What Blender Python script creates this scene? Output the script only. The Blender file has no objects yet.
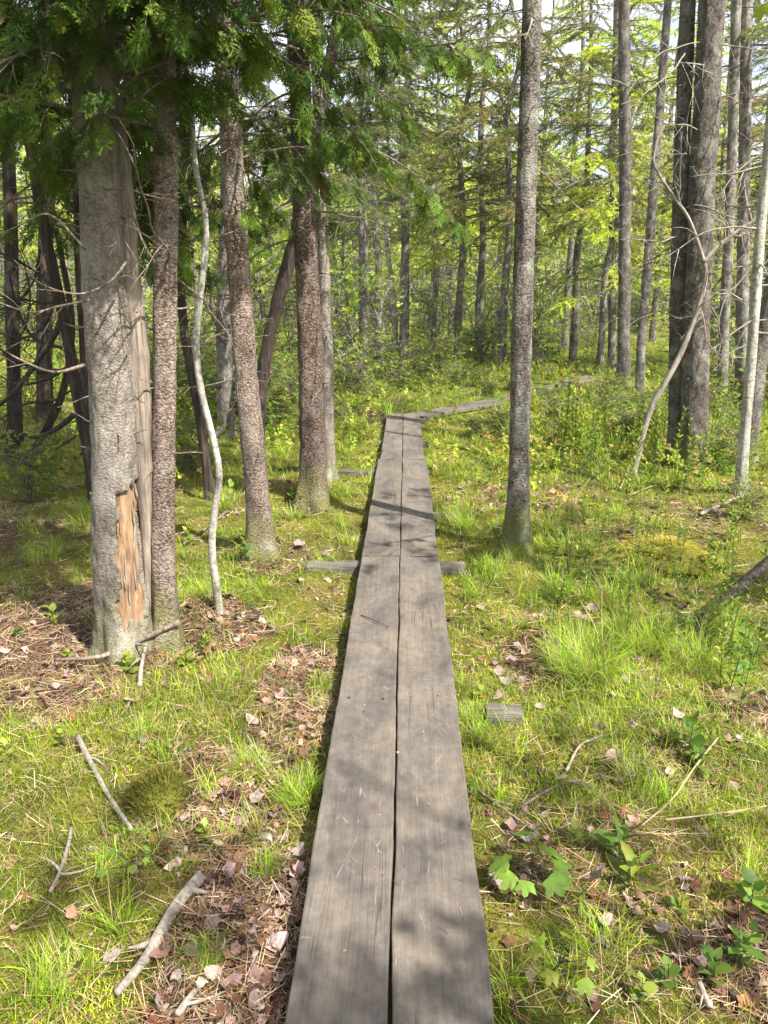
import bpy, math, random
import numpy as np
from mathutils import Vector

random.seed(7)
RNG = np.random.default_rng(11)
SC = bpy.context.scene
COL = SC.collection
R = math.radians

# ------------------------------------------------------------------ camera geometry
F_PX, W_PX, H_PX = 800.0, 768, 1024
PITCH, YAW = R(15.51), R(1.52)
BOARD_Z = 0.14
CAM = np.array([0.025, 0.0, 1.74])
_fw = np.array([-math.sin(YAW) * math.cos(PITCH), math.cos(YAW) * math.cos(PITCH), -math.sin(PITCH)])
_rt = np.array([math.cos(YAW), math.sin(YAW), 0.0])
_up = np.cross(_rt, _fw)


def ray(px, py):
    return _fw + _rt * ((px - 384) / F_PX) + _up * ((512 - py) / F_PX)


def at(px, py, z=0.02):
    d = ray(px, py)
    return CAM + d * ((z - CAM[2]) / d[2])


def aty(px, py, y):
    d = ray(px, py)
    return CAM + d * ((y - CAM[1]) / d[1])


# ------------------------------------------------------------------ noise
def _hash(i, j, k, seed):
    n = (i.astype(np.int64) * 374761393 + j.astype(np.int64) * 668265263 + k.astype(np.int64) * 2147483647 + seed * 974634533) & 0xFFFFFFFF
    n = ((n ^ (n >> 13)) * 1274126177) & 0xFFFFFFFF
    n = ((n ^ (n >> 16)) * 2246822519) & 0xFFFFFFFF
    n = n ^ (n >> 15)
    return (n & 0xFFFFFF) / float(0xFFFFFF)


def vnoise(x, y, z=None, seed=0):
    x = np.asarray(x, float)
    y = np.asarray(y, float)
    z = np.zeros_like(x) if z is None else np.asarray(z, float)
    xi, yi, zi = np.floor(x), np.floor(y), np.floor(z)
    fx, fy, fz = x - xi, y - yi, z - zi
    fx, fy, fz = [f * f * (3 - 2 * f) for f in (fx, fy, fz)]
    r = 0
    for a in (0, 1):
        for b in (0, 1):
            for c in (0, 1):
                w = (fx if a else 1 - fx) * (fy if b else 1 - fy) * (fz if c else 1 - fz)
                r = r + w * _hash(xi + a, yi + b, zi + c, seed)
    return r


def fbm(x, y, oct=3, seed=0):
    x = np.asarray(x, float)
    y = np.asarray(y, float)
    r, a, t = 0, 1.0, 0
    for o in range(oct):
        r = r + a * vnoise(x * 2 ** o, y * 2 ** o, seed=seed + o)
        t += a
        a *= 0.5
    return r / t


def smooth(a, b, v):
    t = np.clip((v - a) / (b - a), 0, 1)
    return t * t * (3 - 2 * t)


# ------------------------------------------------------------------ mesh building
class MB:
    def __init__(self):
        self.v, self.f, self.c, self.n = [], [], [], 0

    def add(self, v, faces, col=None):
        """faces: list of integer arrays (m,3) or (m,4)."""
        v = np.asarray(v, float).reshape(-1, 3)
        self.v.append(v)
        for fa in faces:
            if len(fa):
                self.f.append(np.asarray(fa, np.int64) + self.n)
        c = np.ones((len(v), 3))
        if col is not None:
            c = c * np.asarray(col, float)
        self.c.append(c)
        self.n += len(v)

    def inst(self, tv, tf, pos, xa, ya, za, scale, col, shade=None):
        """Copies of template tv/tf placed by frames; col (N,3)."""
        N, m = len(pos), len(tv)
        if N == 0:
            return
        scale = np.asarray(scale, float)
        if scale.ndim == 1:
            scale = np.repeat(scale[:, None], 3, 1)
        V = (pos[:, None, :]
             + tv[None, :, 0, None] * (xa * scale[:, :1])[:, None, :]
             + tv[None, :, 1, None] * (ya * scale[:, 1:2])[:, None, :]
             + tv[None, :, 2, None] * (za * scale[:, 2:3])[:, None, :])
        off = (np.arange(N) * m)[:, None, None]
        faces = [(np.asarray(f)[None] + off).reshape(-1, np.asarray(f).shape[1]) for f in tf if len(f)]
        C = np.repeat(col[:, None, :], m, 1)
        if shade is not None:
            C = C * shade[None, :, None]
        self.add(V.reshape(-1, 3), faces, C.reshape(-1, 3))

    def build(self, name, mat, parent=None, loc=None, smooth_shade=True, keep_world=True):
        if not self.v:
            return None
        V = np.concatenate(self.v)
        if loc is not None and keep_world:
            V = V - np.asarray(loc)
        C = np.concatenate(self.c)
        me = bpy.data.meshes.new(name)
        idx = np.concatenate([f.ravel() for f in self.f])
        cnt = np.concatenate([np.full(len(f), f.shape[1], np.int32) for f in self.f])
        st = np.concatenate([[0], np.cumsum(cnt)[:-1]])
        me.vertices.add(len(V))
        me.vertices.foreach_set('co', V.astype(np.float32).ravel())
        me.loops.add(len(idx))
        me.loops.foreach_set('vertex_index', idx.astype(np.int32))
        me.polygons.add(len(cnt))
        me.polygons.foreach_set('loop_start', st.astype(np.int32))
        me.polygons.foreach_set('use_smooth', np.full(len(cnt), smooth_shade, bool))
        at_ = me.color_attributes.new('tint', 'FLOAT_COLOR', 'POINT')
        at_.data.foreach_set('color', np.concatenate([C, np.ones((len(C), 1))], 1).astype(np.float32).ravel())
        me.update(calc_edges=True)
        me.validate()
        me.materials.append(mat)
        o = bpy.data.objects.new(name, me)
        COL.objects.link(o)
        if loc is not None and parent is None:
            o.location = loc
        if parent is not None:
            o.parent = parent
        return o


def catmull(P, n):
    P = np.asarray(P, float)
    if len(P) < 3:
        t = np.linspace(0, 1, n)[:, None]
        return P[0] * (1 - t) + P[-1] * t
    Q = np.vstack([2 * P[0] - P[1], P, 2 * P[-1] - P[-2]])
    seg = np.linalg.norm(np.diff(P, axis=0), axis=1)
    s = np.concatenate([[0], np.cumsum(seg)])
    u = np.linspace(0, s[-1], n)
    k = np.clip(np.searchsorted(s, u, side='right') - 1, 0, len(P) - 2)
    t = ((u - s[k]) / np.maximum(seg[k], 1e-9))[:, None]
    p0, p1, p2, p3 = Q[k], Q[k + 1], Q[k + 2], Q[k + 3]
    return 0.5 * (2 * p1 + (p2 - p0) * t + (2 * p0 - 5 * p1 + 4 * p2 - p3) * t ** 2 + (3 * p1 - p0 - 3 * p2 + p3) * t ** 3)


def tube(mb, pts, rad, n=8, col=None, rough=0.0, flare=0.0, seed=0, cap=True, squash=None):
    """A tube along pts with radius rad (array); rough = relative radius noise."""
    P = np.asarray(pts, float)
    m = len(P)
    rad = np.broadcast_to(np.asarray(rad, float), (m,)).copy()
    T = np.gradient(P, axis=0)
    T /= np.linalg.norm(T, axis=1)[:, None] + 1e-12
    ref = np.array([1.0, 0, 0]) if abs(T[0][0]) < 0.9 else np.array([0, 1.0, 0])
    X = ref[None] - T * (T @ ref)[:, None]
    X /= np.linalg.norm(X, axis=1)[:, None] + 1e-12
    Y = np.cross(T, X)
    th = np.arange(n) * 2 * math.pi / n
    rr = rad[:, None] * np.ones((1, n))
    s = np.concatenate([[0], np.cumsum(np.linalg.norm(np.diff(P, axis=0), axis=1))])
    if rough:
        a = vnoise(np.cos(th)[None] * 1.6 + 9 + 0 * rr, np.sin(th)[None] * 1.6 + 9 + 0 * rr, s[:, None] * 2.2 + seed * 7.3 + 0 * rr, seed)
        b = vnoise(np.cos(th)[None] * 4 + 9 + 0 * rr, np.sin(th)[None] * 4 + 9 + 0 * rr, s[:, None] * 16 + seed * 3.1 + 0 * rr, seed + 5)
        rr = rr * (1 + rough * (a - 0.5) * 1.6 + rough * (b - 0.5) * 0.9)
    if flare:
        lob = 1 + 0.45 * np.cos(th * 4 + seed) + 0.3 * np.cos(th * 3 + 2.1 * seed)
        rr = rr * (1 + flare * np.exp(-np.maximum(s - 0.10, 0) / 0.17)[:, None] * np.maximum(lob, 0.15)[None])
    V = P[:, None] + X[:, None] * (np.cos(th)[None, :, None] * rr[:, :, None]) + Y[:, None] * (np.sin(th)[None, :, None] * rr[:, :, None])
    V = V.reshape(-1, 3)
    i = np.arange(m - 1)[:, None] * n
    j = np.arange(n)[None]
    q = np.stack([i + j, i + (j + 1) % n, i + n + (j + 1) % n, i + n + j], -1).reshape(-1, 4)
    faces = [q]
    if cap:
        V = np.vstack([V, P[-1] + T[-1] * rad[-1] * 0.4, P[0] - T[0] * rad[0] * 0.2])
        e = (m - 1) * n
        jj = np.arange(n)
        faces.append(np.stack([e + jj, e + (jj + 1) % n, np.full(n, m * n)], 1))
        faces.append(np.stack([(jj + 1) % n, jj, np.full(n, m * n + 1)], 1))
    mb.add(V, faces, col)
    return V


def norm(a):
    return a / (np.linalg.norm(a, axis=-1, keepdims=True) + 1e-12)


def frames(d, nrm):
    """Y along d, Z close to nrm."""
    d = norm(np.asarray(d, float))
    x = norm(np.cross(d, nrm))
    z = np.cross(x, d)
    return x, d, z


# ------------------------------------------------------------------ tagging
def tag(o, label=None, cat=None, group=None, kind=None):
    if label:
        o['label'] = label
    if cat:
        o['category'] = cat
    if group:
        o['group'] = group
    if kind:
        o['kind'] = kind
    return o


def empty(name, loc, label, cat, group=None):
    o = bpy.data.objects.new(name, None)
    COL.objects.link(o)
    o.location = loc
    o.empty_display_size = 0.1
    return tag(o, label, cat, group)


KIDS = {}


def dup(o, loc, rz, sc=1.0, label=None, group=None, tilt=(0, 0)):
    """Copy of a thing with its parts (and sub-parts)."""
    if o.name not in KIDS:
        KIDS[o.name] = [(c, list(c.children)) for c in o.children]
    r = o.copy()
    COL.objects.link(r)
    r.location = loc
    r.rotation_euler = (tilt[0], tilt[1], rz)
    r.scale = (sc, sc, sc)
    if label:
        r['label'] = label
    if group:
        r['group'] = group
    for c, subs in KIDS[o.name]:
        k = c.copy()
        COL.objects.link(k)
        k.parent = r
        for s_ in subs:
            g = s_.copy()
            COL.objects.link(g)
            g.parent = k
    return r


# ------------------------------------------------------------------ materials
def nodes_of(name):
    m = bpy.data.materials.new(name)
    m.use_nodes = True
    nt = m.node_tree
    nt.nodes.clear()
    return m, nt


def N(nt, t, **kw):
    n = nt.nodes.new(t)
    for k, v in kw.items():
        if k.startswith('i_'):
            n.inputs[k[2:].replace('_', ' ')].default_value = v
        else:
            setattr(n, k, v)
    return n


def L(nt, a, b):
    nt.links.new(a, b)


def ramp(nt, fac, stops):
    r = nt.nodes.new('ShaderNodeValToRGB')
    e = r.color_ramp.elements
    while len(e) < len(stops):
        e.new(0.5)
    for k, (p, c) in enumerate(stops):
        e[k].position = p
        e[k].color = (*c, 1) if len(c) == 3 else c
    L(nt, fac, r.inputs[0])
    return r.outputs[0]


def mixc(nt, fac, a, b, mode='MIX'):
    m = nt.nodes.new('ShaderNodeMix')
    m.data_type = 'RGBA'
    m.blend_type = mode
    for s, v in ((0, fac), (6, a), (7, b)):
        if hasattr(v, 'links'):
            L(nt, v, m.inputs[s])
        elif isinstance(v, (int, float)):
            m.inputs[s].default_value = v
        else:
            m.inputs[s].default_value = (*v, 1)
    return m.outputs[2]


def noise(nt, vec, scale, detail=3, rough=0.55, dist=0.0):
    n = N(nt, 'ShaderNodeTexNoise')
    n.inputs['Scale'].default_value = scale
    n.inputs['Detail'].default_value = detail
    n.inputs['Roughness'].default_value = rough
    n.inputs['Distortion'].default_value = dist
    if vec is not None:
        L(nt, vec, n.inputs['Vector'])
    return n


def mapping(nt, vec, scale=(1, 1, 1), loc=(0, 0, 0)):
    m = N(nt, 'ShaderNodeMapping')
    m.inputs['Scale'].default_value = scale
    m.inputs['Location'].default_value = loc
    L(nt, vec, m.inputs['Vector'])
    return m.outputs[0]


def finish(nt, color, rough=0.85, bump=None, bump_dist=0.01, bump_strength=1.0, spec=0.25):
    p = N(nt, 'ShaderNodeBsdfPrincipled')
    if hasattr(color, 'links'):
        L(nt, color, p.inputs['Base Color'])
    else:
        p.inputs['Base Color'].default_value = (*color, 1)
    if hasattr(rough, 'links'):
        L(nt, rough, p.inputs['Roughness'])
    else:
        p.inputs['Roughness'].default_value = rough
    p.inputs['Specular IOR Level'].default_value = spec
    if bump is not None:
        b = N(nt, 'ShaderNodeBump')
        b.inputs['Distance'].default_value = bump_dist
        b.inputs['Strength'].default_value = bump_strength
        L(nt, bump, b.inputs['Height'])
        L(nt, b.outputs[0], p.inputs['Normal'])
    o = N(nt, 'ShaderNodeOutputMaterial')
    L(nt, p.outputs[0], o.inputs[0])


def mat_leaf(name, trans=0.35, rough=0.55, var=0.25, spec=0.3, warm=(1.25, 1.2, 0.6)):
    m, nt = nodes_of(name)
    a = N(nt, 'ShaderNodeAttribute', attribute_name='tint')
    tc = N(nt, 'ShaderNodeTexCoord')
    n = noise(nt, tc.outputs['Object'], 9.0, 3)
    f = ramp(nt, n.outputs[0], [(0.3, (1 - var,) * 3), (0.7, (1 + var,) * 3)])
    c = mixc(nt, 1.0, a.outputs[0], f, 'MULTIPLY')
    p = N(nt, 'ShaderNodeBsdfPrincipled')
    p.inputs['Roughness'].default_value = rough
    p.inputs['Specular IOR Level'].default_value = spec
    L(nt, c, p.inputs['Base Color'])
    t = N(nt, 'ShaderNodeBsdfTranslucent')
    c2 = mixc(nt, 1.0, c, warm, 'MULTIPLY')
    L(nt, c2, t.inputs[0])
    mx = N(nt, 'ShaderNodeMixShader')
    mx.inputs[0].default_value = trans
    L(nt, p.outputs[0], mx.inputs[1])
    L(nt, t.outputs[0], mx.inputs[2])
    o = N(nt, 'ShaderNodeOutputMaterial')
    L(nt, mx.outputs[0], o.inputs[0])
    return m


def mat_bark(name, dark, mid, pale, lichen=(0.40, 0.41, 0.36), lich=0.5, scale=42.0, stretch=0.8, moss=0.0, bump=0.014, cell=0.5):
    m, nt = nodes_of(name)
    tc = N(nt, 'ShaderNodeTexCoord')
    ob = tc.outputs['Object']
    # warp the lookups a little so scales are not round cells
    nw = noise(nt, ob, 14.0, 2)
    warp = N(nt, 'ShaderNodeVectorMath', operation='MULTIPLY_ADD')
    L(nt, nw.outputs[1], warp.inputs[0])
    warp.inputs[1].default_value = (0.035, 0.035, 0.035)
    L(nt, ob, warp.inputs[2])
    v = N(nt, 'ShaderNodeTexVoronoi', feature='F1', distance='EUCLIDEAN')
    v.inputs['Scale'].default_value = scale
    L(nt, mapping(nt, warp.outputs[0], (1, 1, stretch)), v.inputs['Vector'])
    v2 = N(nt, 'ShaderNodeTexVoronoi', feature='F1')
    v2.inputs['Scale'].default_value = scale * 2.3
    L(nt, mapping(nt, warp.outputs[0], (1, 1, stretch * 1.2)), v2.inputs['Vector'])
    n1 = noise(nt, ob, 7.0, 4, 0.6)
    n2 = noise(nt, ob, 70.0, 4, 0.7)
    h0 = N(nt, 'ShaderNodeMath', operation='MULTIPLY_ADD')
    L(nt, v2.outputs['Distance'], h0.inputs[0])
    h0.inputs[1].default_value = 0.5
    L(nt, v.outputs['Distance'], h0.inputs[2])
    h1 = N(nt, 'ShaderNodeMath', operation='MULTIPLY_ADD')
    L(nt, n2.outputs[0], h1.inputs[0])
    h1.inputs[1].default_value = 0.8
    L(nt, h0.outputs[0], h1.inputs[2])      # high = crevice
    h = N(nt, 'ShaderNodeMath', operation='MULTIPLY')
    L(nt, h1.outputs[0], h.inputs[0])
    h.inputs[1].default_value = 0.6
    fl = noise(nt, mapping(nt, ob, (1, 1, 0.45)), scale * 0.75, 6, 0.72, 0.5)
    hm_ = N(nt, 'ShaderNodeMix')
    hm_.inputs[0].default_value = cell
    L(nt, ramp(nt, fl.outputs[0], [(0.30, (1, 1, 1)), (0.72, (0.36,) * 3)]), hm_.inputs[2])
    L(nt, h.outputs[0], hm_.inputs[3])
    h = hm_
    c = ramp(nt, h.outputs[0], [(0.45, pale), (0.68, mid), (0.92, dark)])
    # per-scale shade
    sh = mixc(nt, 0.22, (0.5, 0.5, 0.5), v.outputs['Color'])
    sep = N(nt, 'ShaderNodeSeparateColor')
    L(nt, sh, sep.inputs[0])
    shr = ramp(nt, sep.outputs[0], [(0.35, (1 - 0.4 * cell,) * 3), (0.65, (1 + 0.35 * cell,) * 3)])
    c = mixc(nt, 1.0, c, shr, 'MULTIPLY')
    lf = ramp(nt, n1.outputs[0], [(0.48, (0, 0, 0)), (0.66, (lich,) * 3)])
    c = mixc(nt, lf, c, lichen)
    n3 = noise(nt, ob, 2.3, 3)
    big = ramp(nt, n3.outputs[0], [(0.32, (0.62, 0.60, 0.59)), (0.68, (1.2, 1.2, 1.18))])
    c = mixc(nt, 1.0, c, big, 'MULTIPLY')
    n4 = noise(nt, mapping(nt, ob, (1, 1, 0.55)), 17.0, 4, 0.65, 0.8)
    midp = ramp(nt, n4.outputs[0], [(0.33, (0.62, 0.60, 0.58)), (0.47, (1, 1, 1)), (0.62, (1.06,) * 3), (0.72, (1.3, 1.3, 1.27))])
    c = mixc(nt, 1.0, c, midp, 'MULTIPLY')
    if moss:
        sp = N(nt, 'ShaderNodeSeparateXYZ')
        L(nt, ob, sp.inputs[0])
        ms = N(nt, 'ShaderNodeMath', operation='MULTIPLY_ADD')
        L(nt, n1.outputs[0], ms.inputs[0])
        ms.inputs[1].default_value = 0.9
        L(nt, sp.outputs[2], ms.inputs[2])
        mf = ramp(nt, ms.outputs[0], [(0.42, (moss,) * 3), (0.75, (0, 0, 0))])
        c = mixc(nt, mf, c, (0.13, 0.15, 0.035))
    inv = N(nt, 'ShaderNodeMath', operation='SUBTRACT')
    inv.inputs[0].default_value = 1.3
    L(nt, h.outputs[0], inv.inputs[1])
    finish(nt, c, 0.9, inv.outputs[0], bump, 1.0, 0.15)
    return m


def mat_fibre(name, c_dark, c_mid, c_pale, scale=60.0, stretch=0.05, bump=0.006, axis=2, rough=0.85, lowvar=0.3):
    """Wood with grain along one axis (object space)."""
    m, nt = nodes_of(name)
    tc = N(nt, 'ShaderNodeTexCoord')
    ob = tc.outputs['Object']
    sc = [1, 1, 1]
    sc[axis] = stretch
    g = noise(nt, mapping(nt, ob, sc), scale, 5, 0.65, 0.4)
    g2 = noise(nt, ob, 5.0, 4, 0.6)
    c = ramp(nt, g.outputs[0], [(0.3, c_dark), (0.5, c_mid), (0.72, c_pale)])
    f = ramp(nt, g2.outputs[0], [(0.3, (1 - lowvar,) * 3), (0.7, (1 + lowvar * 0.7,) * 3)])
    c = mixc(nt, 1.0, c, f, 'MULTIPLY')
    finish(nt, c, rough, g.outputs[0], bump, 1.0, 0.2)
    return m


def mat_plank():
    m, nt = nodes_of('weathered_plank')
    tc = N(nt, 'ShaderNodeTexCoord')
    oi = N(nt, 'ShaderNodeObjectInfo')
    ad = N(nt, 'ShaderNodeVectorMath', operation='MULTIPLY_ADD')
    cv = N(nt, 'ShaderNodeCombineXYZ')
    L(nt, oi.outputs['Random'], cv.inputs[0])
    L(nt, oi.outputs['Random'], cv.inputs[1])
    L(nt, cv.outputs[0], ad.inputs[0])
    ad.inputs[1].default_value = (37, 91, 0)
    L(nt, tc.outputs['Object'], ad.inputs[2])
    ob = ad.outputs[0]
    wv = noise(nt, mapping(nt, ob, (2.5, 0.35, 2.5)), 2.0, 3)
    w = N(nt, 'ShaderNodeVectorMath', operation='MULTIPLY_ADD')
    L(nt, wv.outputs[1], w.inputs[0])
    w.inputs[1].default_value = (0.05, 0.05, 0)
    L(nt, ob, w.inputs[2])
    fine = noise(nt, mapping(nt, w.outputs[0], (1, 0.018, 1)), 210.0, 5, 0.7)
    coarse = noise(nt, mapping(nt, w.outputs[0], (1, 0.03, 1)), 38.0, 4, 0.6)
    stain = noise(nt, mapping(nt, ob, (1, 0.45, 1)), 5.5, 5, 0.62, 0.6)
    blot = noise(nt, mapping(nt, ob, (1, 0.8, 1)), 24.0, 5, 0.7)
    c = ramp(nt, coarse.outputs[0], [(0.2, (0.108, 0.093, 0.079)), (0.5, (0.126, 0.110, 0.094)), (0.8, (0.146, 0.129, 0.112))])
    ff = ramp(nt, fine.outputs[0], [(0.3, (0.86, 0.85, 0.84)), (0.5, (0.98,) * 3), (0.7, (1.07, 1.06, 1.05))])
    c = mixc(nt, 1.0, c, ff, 'MULTIPLY')
    sf = ramp(nt, stain.outputs[0], [(0.34, (0.58, 0.60, 0.64)), (0.48, (0.92, 0.92, 0.93)), (0.68, (1.25, 1.21, 1.14))])
    c = mixc(nt, 1.0, c, sf, 'MULTIPLY')
    bf = ramp(nt, blot.outputs[0], [(0.3, (0.72,) * 3), (0.6, (1.10,) * 3)])
    c = mixc(nt, 1.0, c, bf, 'MULTIPLY')
    # scuffs: short pale scratches
    sc = N(nt, 'ShaderNodeTexVoronoi', feature='DISTANCE_TO_EDGE')
    sc.inputs['Scale'].default_value = 6.0
    L(nt, mapping(nt, w.outputs[0], (1.6, 0.55, 1)), sc.inputs['Vector'])
    scm = noise(nt, ob, 11.0, 2)
    k = ramp(nt, sc.outputs['Distance'], [(0.0, (1,) * 3), (0.012, (0, 0, 0))])
    k2 = ramp(nt, scm.outputs[0], [(0.56, (0, 0, 0)), (0.66, (0.5,) * 3)])
    kk = mixc(nt, 1.0, k, k2, 'MULTIPLY')
    c = mixc(nt, kk, c, (0.40, 0.36, 0.30))
    # knots
    kn = N(nt, 'ShaderNodeTexVoronoi', feature='F1', voronoi_dimensions='2D')
    kn.inputs['Scale'].default_value = 2.2
    L(nt, mapping(nt, ob, (1.0, 0.62, 0)), kn.inputs['Vector'])
    kf = ramp(nt, kn.outputs['Distance'], [(0.02, (0.7,) * 3), (0.042, (0, 0, 0))])
    c = mixc(nt, kf, c, (0.075, 0.06, 0.05))
    ck = noise(nt, mapping(nt, w.outputs[0], (1, 0.012, 1)), 34.0, 2, 0.5)
    ckl = ramp(nt, ck.outputs[0], [(0.488, (0, 0, 0)), (0.5, (1, 1, 1)), (0.512, (0, 0, 0))])
    ckm = ramp(nt, noise(nt, mapping(nt, ob, (1, 0.5, 1)), 4.0, 3).outputs[0], [(0.5, (0, 0, 0)), (0.6, (0.75,) * 3)])
    c = mixc(nt, mixc(nt, 1.0, ckl, ckm, 'MULTIPLY'), c, (0.035, 0.03, 0.026))
    hsum = N(nt, 'ShaderNodeMath', operation='MULTIPLY_ADD')
    L(nt, coarse.outputs[0], hsum.inputs[0])
    hsum.inputs[1].default_value = 0.7
    L(nt, fine.outputs[0], hsum.inputs[2])
    finish(nt, c, 0.78, hsum.outputs[0], 0.0025, 1.0, 0.3)
    return m


def mat_ground():
    m, nt = nodes_of('mossy_forest_floor')
    tc = N(nt, 'ShaderNodeTexCoord')
    ob = tc.outputs['Object']
    a = N(nt, 'ShaderNodeAttribute', attribute_name='tint')
    sp = N(nt, 'ShaderNodeSeparateColor')
    L(nt, a.outputs[0], sp.inputs[0])          # R = litter amount
    n1 = noise(nt, ob, 3.1, 5, 0.65)
    n2 = noise(nt, ob, 28.0, 5, 0.7)
    n3 = noise(nt, ob, 120.0, 4, 0.7)
    moss = ramp(nt, n1.outputs[0], [(0.30, (0.06, 0.085, 0.016)), (0.47, (0.14, 0.17, 0.025)), (0.6, (0.24, 0.24, 0.04)), (0.74, (0.28, 0.20, 0.08))])
    lit = ramp(nt, n2.outputs[0], [(0.3, (0.045, 0.028, 0.02)), (0.5, (0.13, 0.08, 0.057)), (0.7, (0.25, 0.18, 0.135))])
    s = N(nt, 'ShaderNodeMath', operation='ADD')
    L(nt, sp.outputs[0], s.inputs[0])
    sb = N(nt, 'ShaderNodeMath', operation='MULTIPLY_ADD')
    L(nt, n2.outputs[0], sb.inputs[0])
    sb.inputs[1].default_value = 0.9
    sb.inputs[2].default_value = -0.45
    L(nt, sb.outputs[0], s.inputs[1])
    f = ramp(nt, s.outputs[0], [(0.34, (0, 0, 0)), (0.6, (1, 1, 1))])
    c = mixc(nt, f, moss, lit)
    g = ramp(nt, n3.outputs[0], [(0.28, (0.35,) * 3), (0.5, (0.95,) * 3), (0.72, (1.4,) * 3)])
    c = mixc(nt, 1.0, c, g, 'MULTIPLY')
    h = N(nt, 'ShaderNodeMath', operation='MULTIPLY_ADD')
    L(nt, n3.outputs[0], h.inputs[0])
    h.inputs[1].default_value = 0.5
    L(nt, n2.outputs[0], h.inputs[2])
    finish(nt, c, 0.95, h.outputs[0], 0.05, 1.0, 0.1)
    return m


M = {}
M['plank'] = mat_plank()
M['nail'] = mat_fibre('rusty_nail', (0.015, 0.011, 0.009), (0.03, 0.02, 0.015), (0.055, 0.035, 0.025), 200, 1, 0.0005)
M['sleeper'] = mat_fibre('grey_sleeper_wood', (0.06, 0.056, 0.046), (0.12, 0.112, 0.092), (0.19, 0.178, 0.15), 80, 0.06, 0.006, axis=0)
M['ground'] = mat_ground()
M['bark_pale'] = mat_bark('pale_scaly_bark', (0.11, 0.092, 0.08), (0.235, 0.207, 0.185), (0.33, 0.30, 0.27), lichen=(0.33, 0.33, 0.30), lich=0.45, moss=0.45, scale=78, stretch=1.5, bump=0.012, cell=0.5)
M['bark_pink'] = mat_bark('pinkish_scaly_bark', (0.055, 0.036, 0.03), (0.22, 0.168, 0.143), (0.40, 0.34, 0.30), lich=0.3, moss=0.65, scale=70, stretch=1.5, bump=0.016, cell=0.75)
M['bark_brown'] = mat_bark('brown_flaky_bark', (0.04, 0.028, 0.023), (0.13, 0.095, 0.08), (0.27, 0.215, 0.185), lich=0.2, moss=0.6, scale=56, cell=0.8, stretch=1.3, bump=0.016)
M['bark_grey'] = mat_bark('grey_scaly_bark', (0.038, 0.032, 0.028), (0.15, 0.133, 0.12), (0.30, 0.28, 0.26), lich=0.55, moss=0.9, scale=66, stretch=1.4, bump=0.016, cell=0.7)
M['bark_shaded'] = mat_bark('shaded_grey_bark', (0.033, 0.028, 0.025), (0.105, 0.093, 0.084), (0.20, 0.183, 0.168), lich=0.3, moss=0.9, scale=46, cell=0.4)  # grey bark darkened, shade on the right-hand spruces put into the colour
M['bark_far'] = mat_bark('grey_brown_far_bark', (0.055, 0.048, 0.044), (0.15, 0.135, 0.122), (0.25, 0.228, 0.21), lich=0.45, moss=0.0, scale=24)
M['bark_cedar'] = mat_fibre('stringy_cedar_bark', (0.018, 0.013, 0.010), (0.045, 0.033, 0.027), (0.095, 0.076, 0.063), 46, 0.07, 0.012)
M['birch'] = mat_bark('white_birch_bark', (0.14, 0.13, 0.11), (0.37, 0.36, 0.33), (0.54, 0.525, 0.49), lichen=(0.36, 0.36, 0.31), lich=0.4, scale=30, stretch=2.0, moss=0.4, bump=0.004)
M['dead_grey'] = mat_fibre('bleached_dead_wood', (0.13, 0.11, 0.09), (0.25, 0.22, 0.185), (0.38, 0.35, 0.30), 70, 0.12, 0.003, lowvar=0.35)
M['straw'] = mat_fibre('dry_straw', (0.22, 0.17, 0.09), (0.33, 0.27, 0.15), (0.42, 0.35, 0.21), 60, 0.2, 0.001)
M['dead_brown'] = mat_fibre('brown_dead_wood', (0.06, 0.045, 0.035), (0.16, 0.125, 0.10), (0.30, 0.25, 0.21), 70, 0.12, 0.003, lowvar=0.4)
M['dead_dark'] = mat_fibre('dark_dead_wood', (0.022, 0.018, 0.015), (0.055, 0.045, 0.038), (0.12, 0.10, 0.085), 70, 0.12, 0.003, lowvar=0.4)
M['bare_wood'] = mat_fibre('tan_bare_wood', (0.14, 0.078, 0.044), (0.30, 0.195, 0.117), (0.39, 0.29, 0.19), 42, 0.07, 0.02, lowvar=0.45)
M['slab_wood'] = mat_fibre('grey_split_wood', (0.11, 0.085, 0.068), (0.25, 0.205, 0.17), (0.37, 0.325, 0.28), 75, 0.03, 0.01, lowvar=0.35)
M['cedar'] = mat_leaf('cedar_foliage', 0.3, 0.55, spec=0.15)
M['needle'] = mat_leaf('conifer_needles', 0.4, 0.55)
M['leaf'] = mat_leaf('soft_green_leaves', 0.5, 0.5)
M['grass'] = mat_leaf('grass_blades', 0.38, 0.5, 0.2)
M['litter'] = mat_leaf('dry_leaf_litter', 0.12, 0.8, 0.3, 0.15, warm=(1.1, 0.9, 0.7))
M['log'] = mat_bark('dark_mossy_bark', (0.015, 0.013, 0.011), (0.042, 0.037, 0.03), (0.10, 0.09, 0.075), lichen=(0.20, 0.21, 0.17), lich=0.5, scale=36)

# ------------------------------------------------------------------ templates
def tmpl_blade(bend, w=0.5):
    t = np.array([0, 0.4, 0.75, 1.0])
    y = np.sin(bend * t) / bend if bend > 1e-3 else t
    zz = (1 - np.cos(bend * t)) / bend if bend > 1e-3 else 0 * t
    ww = np.array([0.8, 1.0, 0.6, 0]) * w
    v = []
    for k in range(3):
        v += [(-ww[k], zz[k], y[k]), (ww[k], zz[k], y[k])]
    v.append((0, zz[3], y[3]))
    f4 = [(0, 1, 3, 2), (2, 3, 5, 4)]
    f3 = [(4, 5, 6)]
    return np.array(v), [np.array(f4), np.array(f3)]


BLADES = [tmpl_blade(b) for b in (0.3, 0.8, 1.3, 1.9)]      # X width, Z up, bends to +Y
BLADE_TONE = np.array([0.8, 0.8, 1.0, 1.0, 1.08, 1.08, 1.1])   # paler towards the tips


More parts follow.
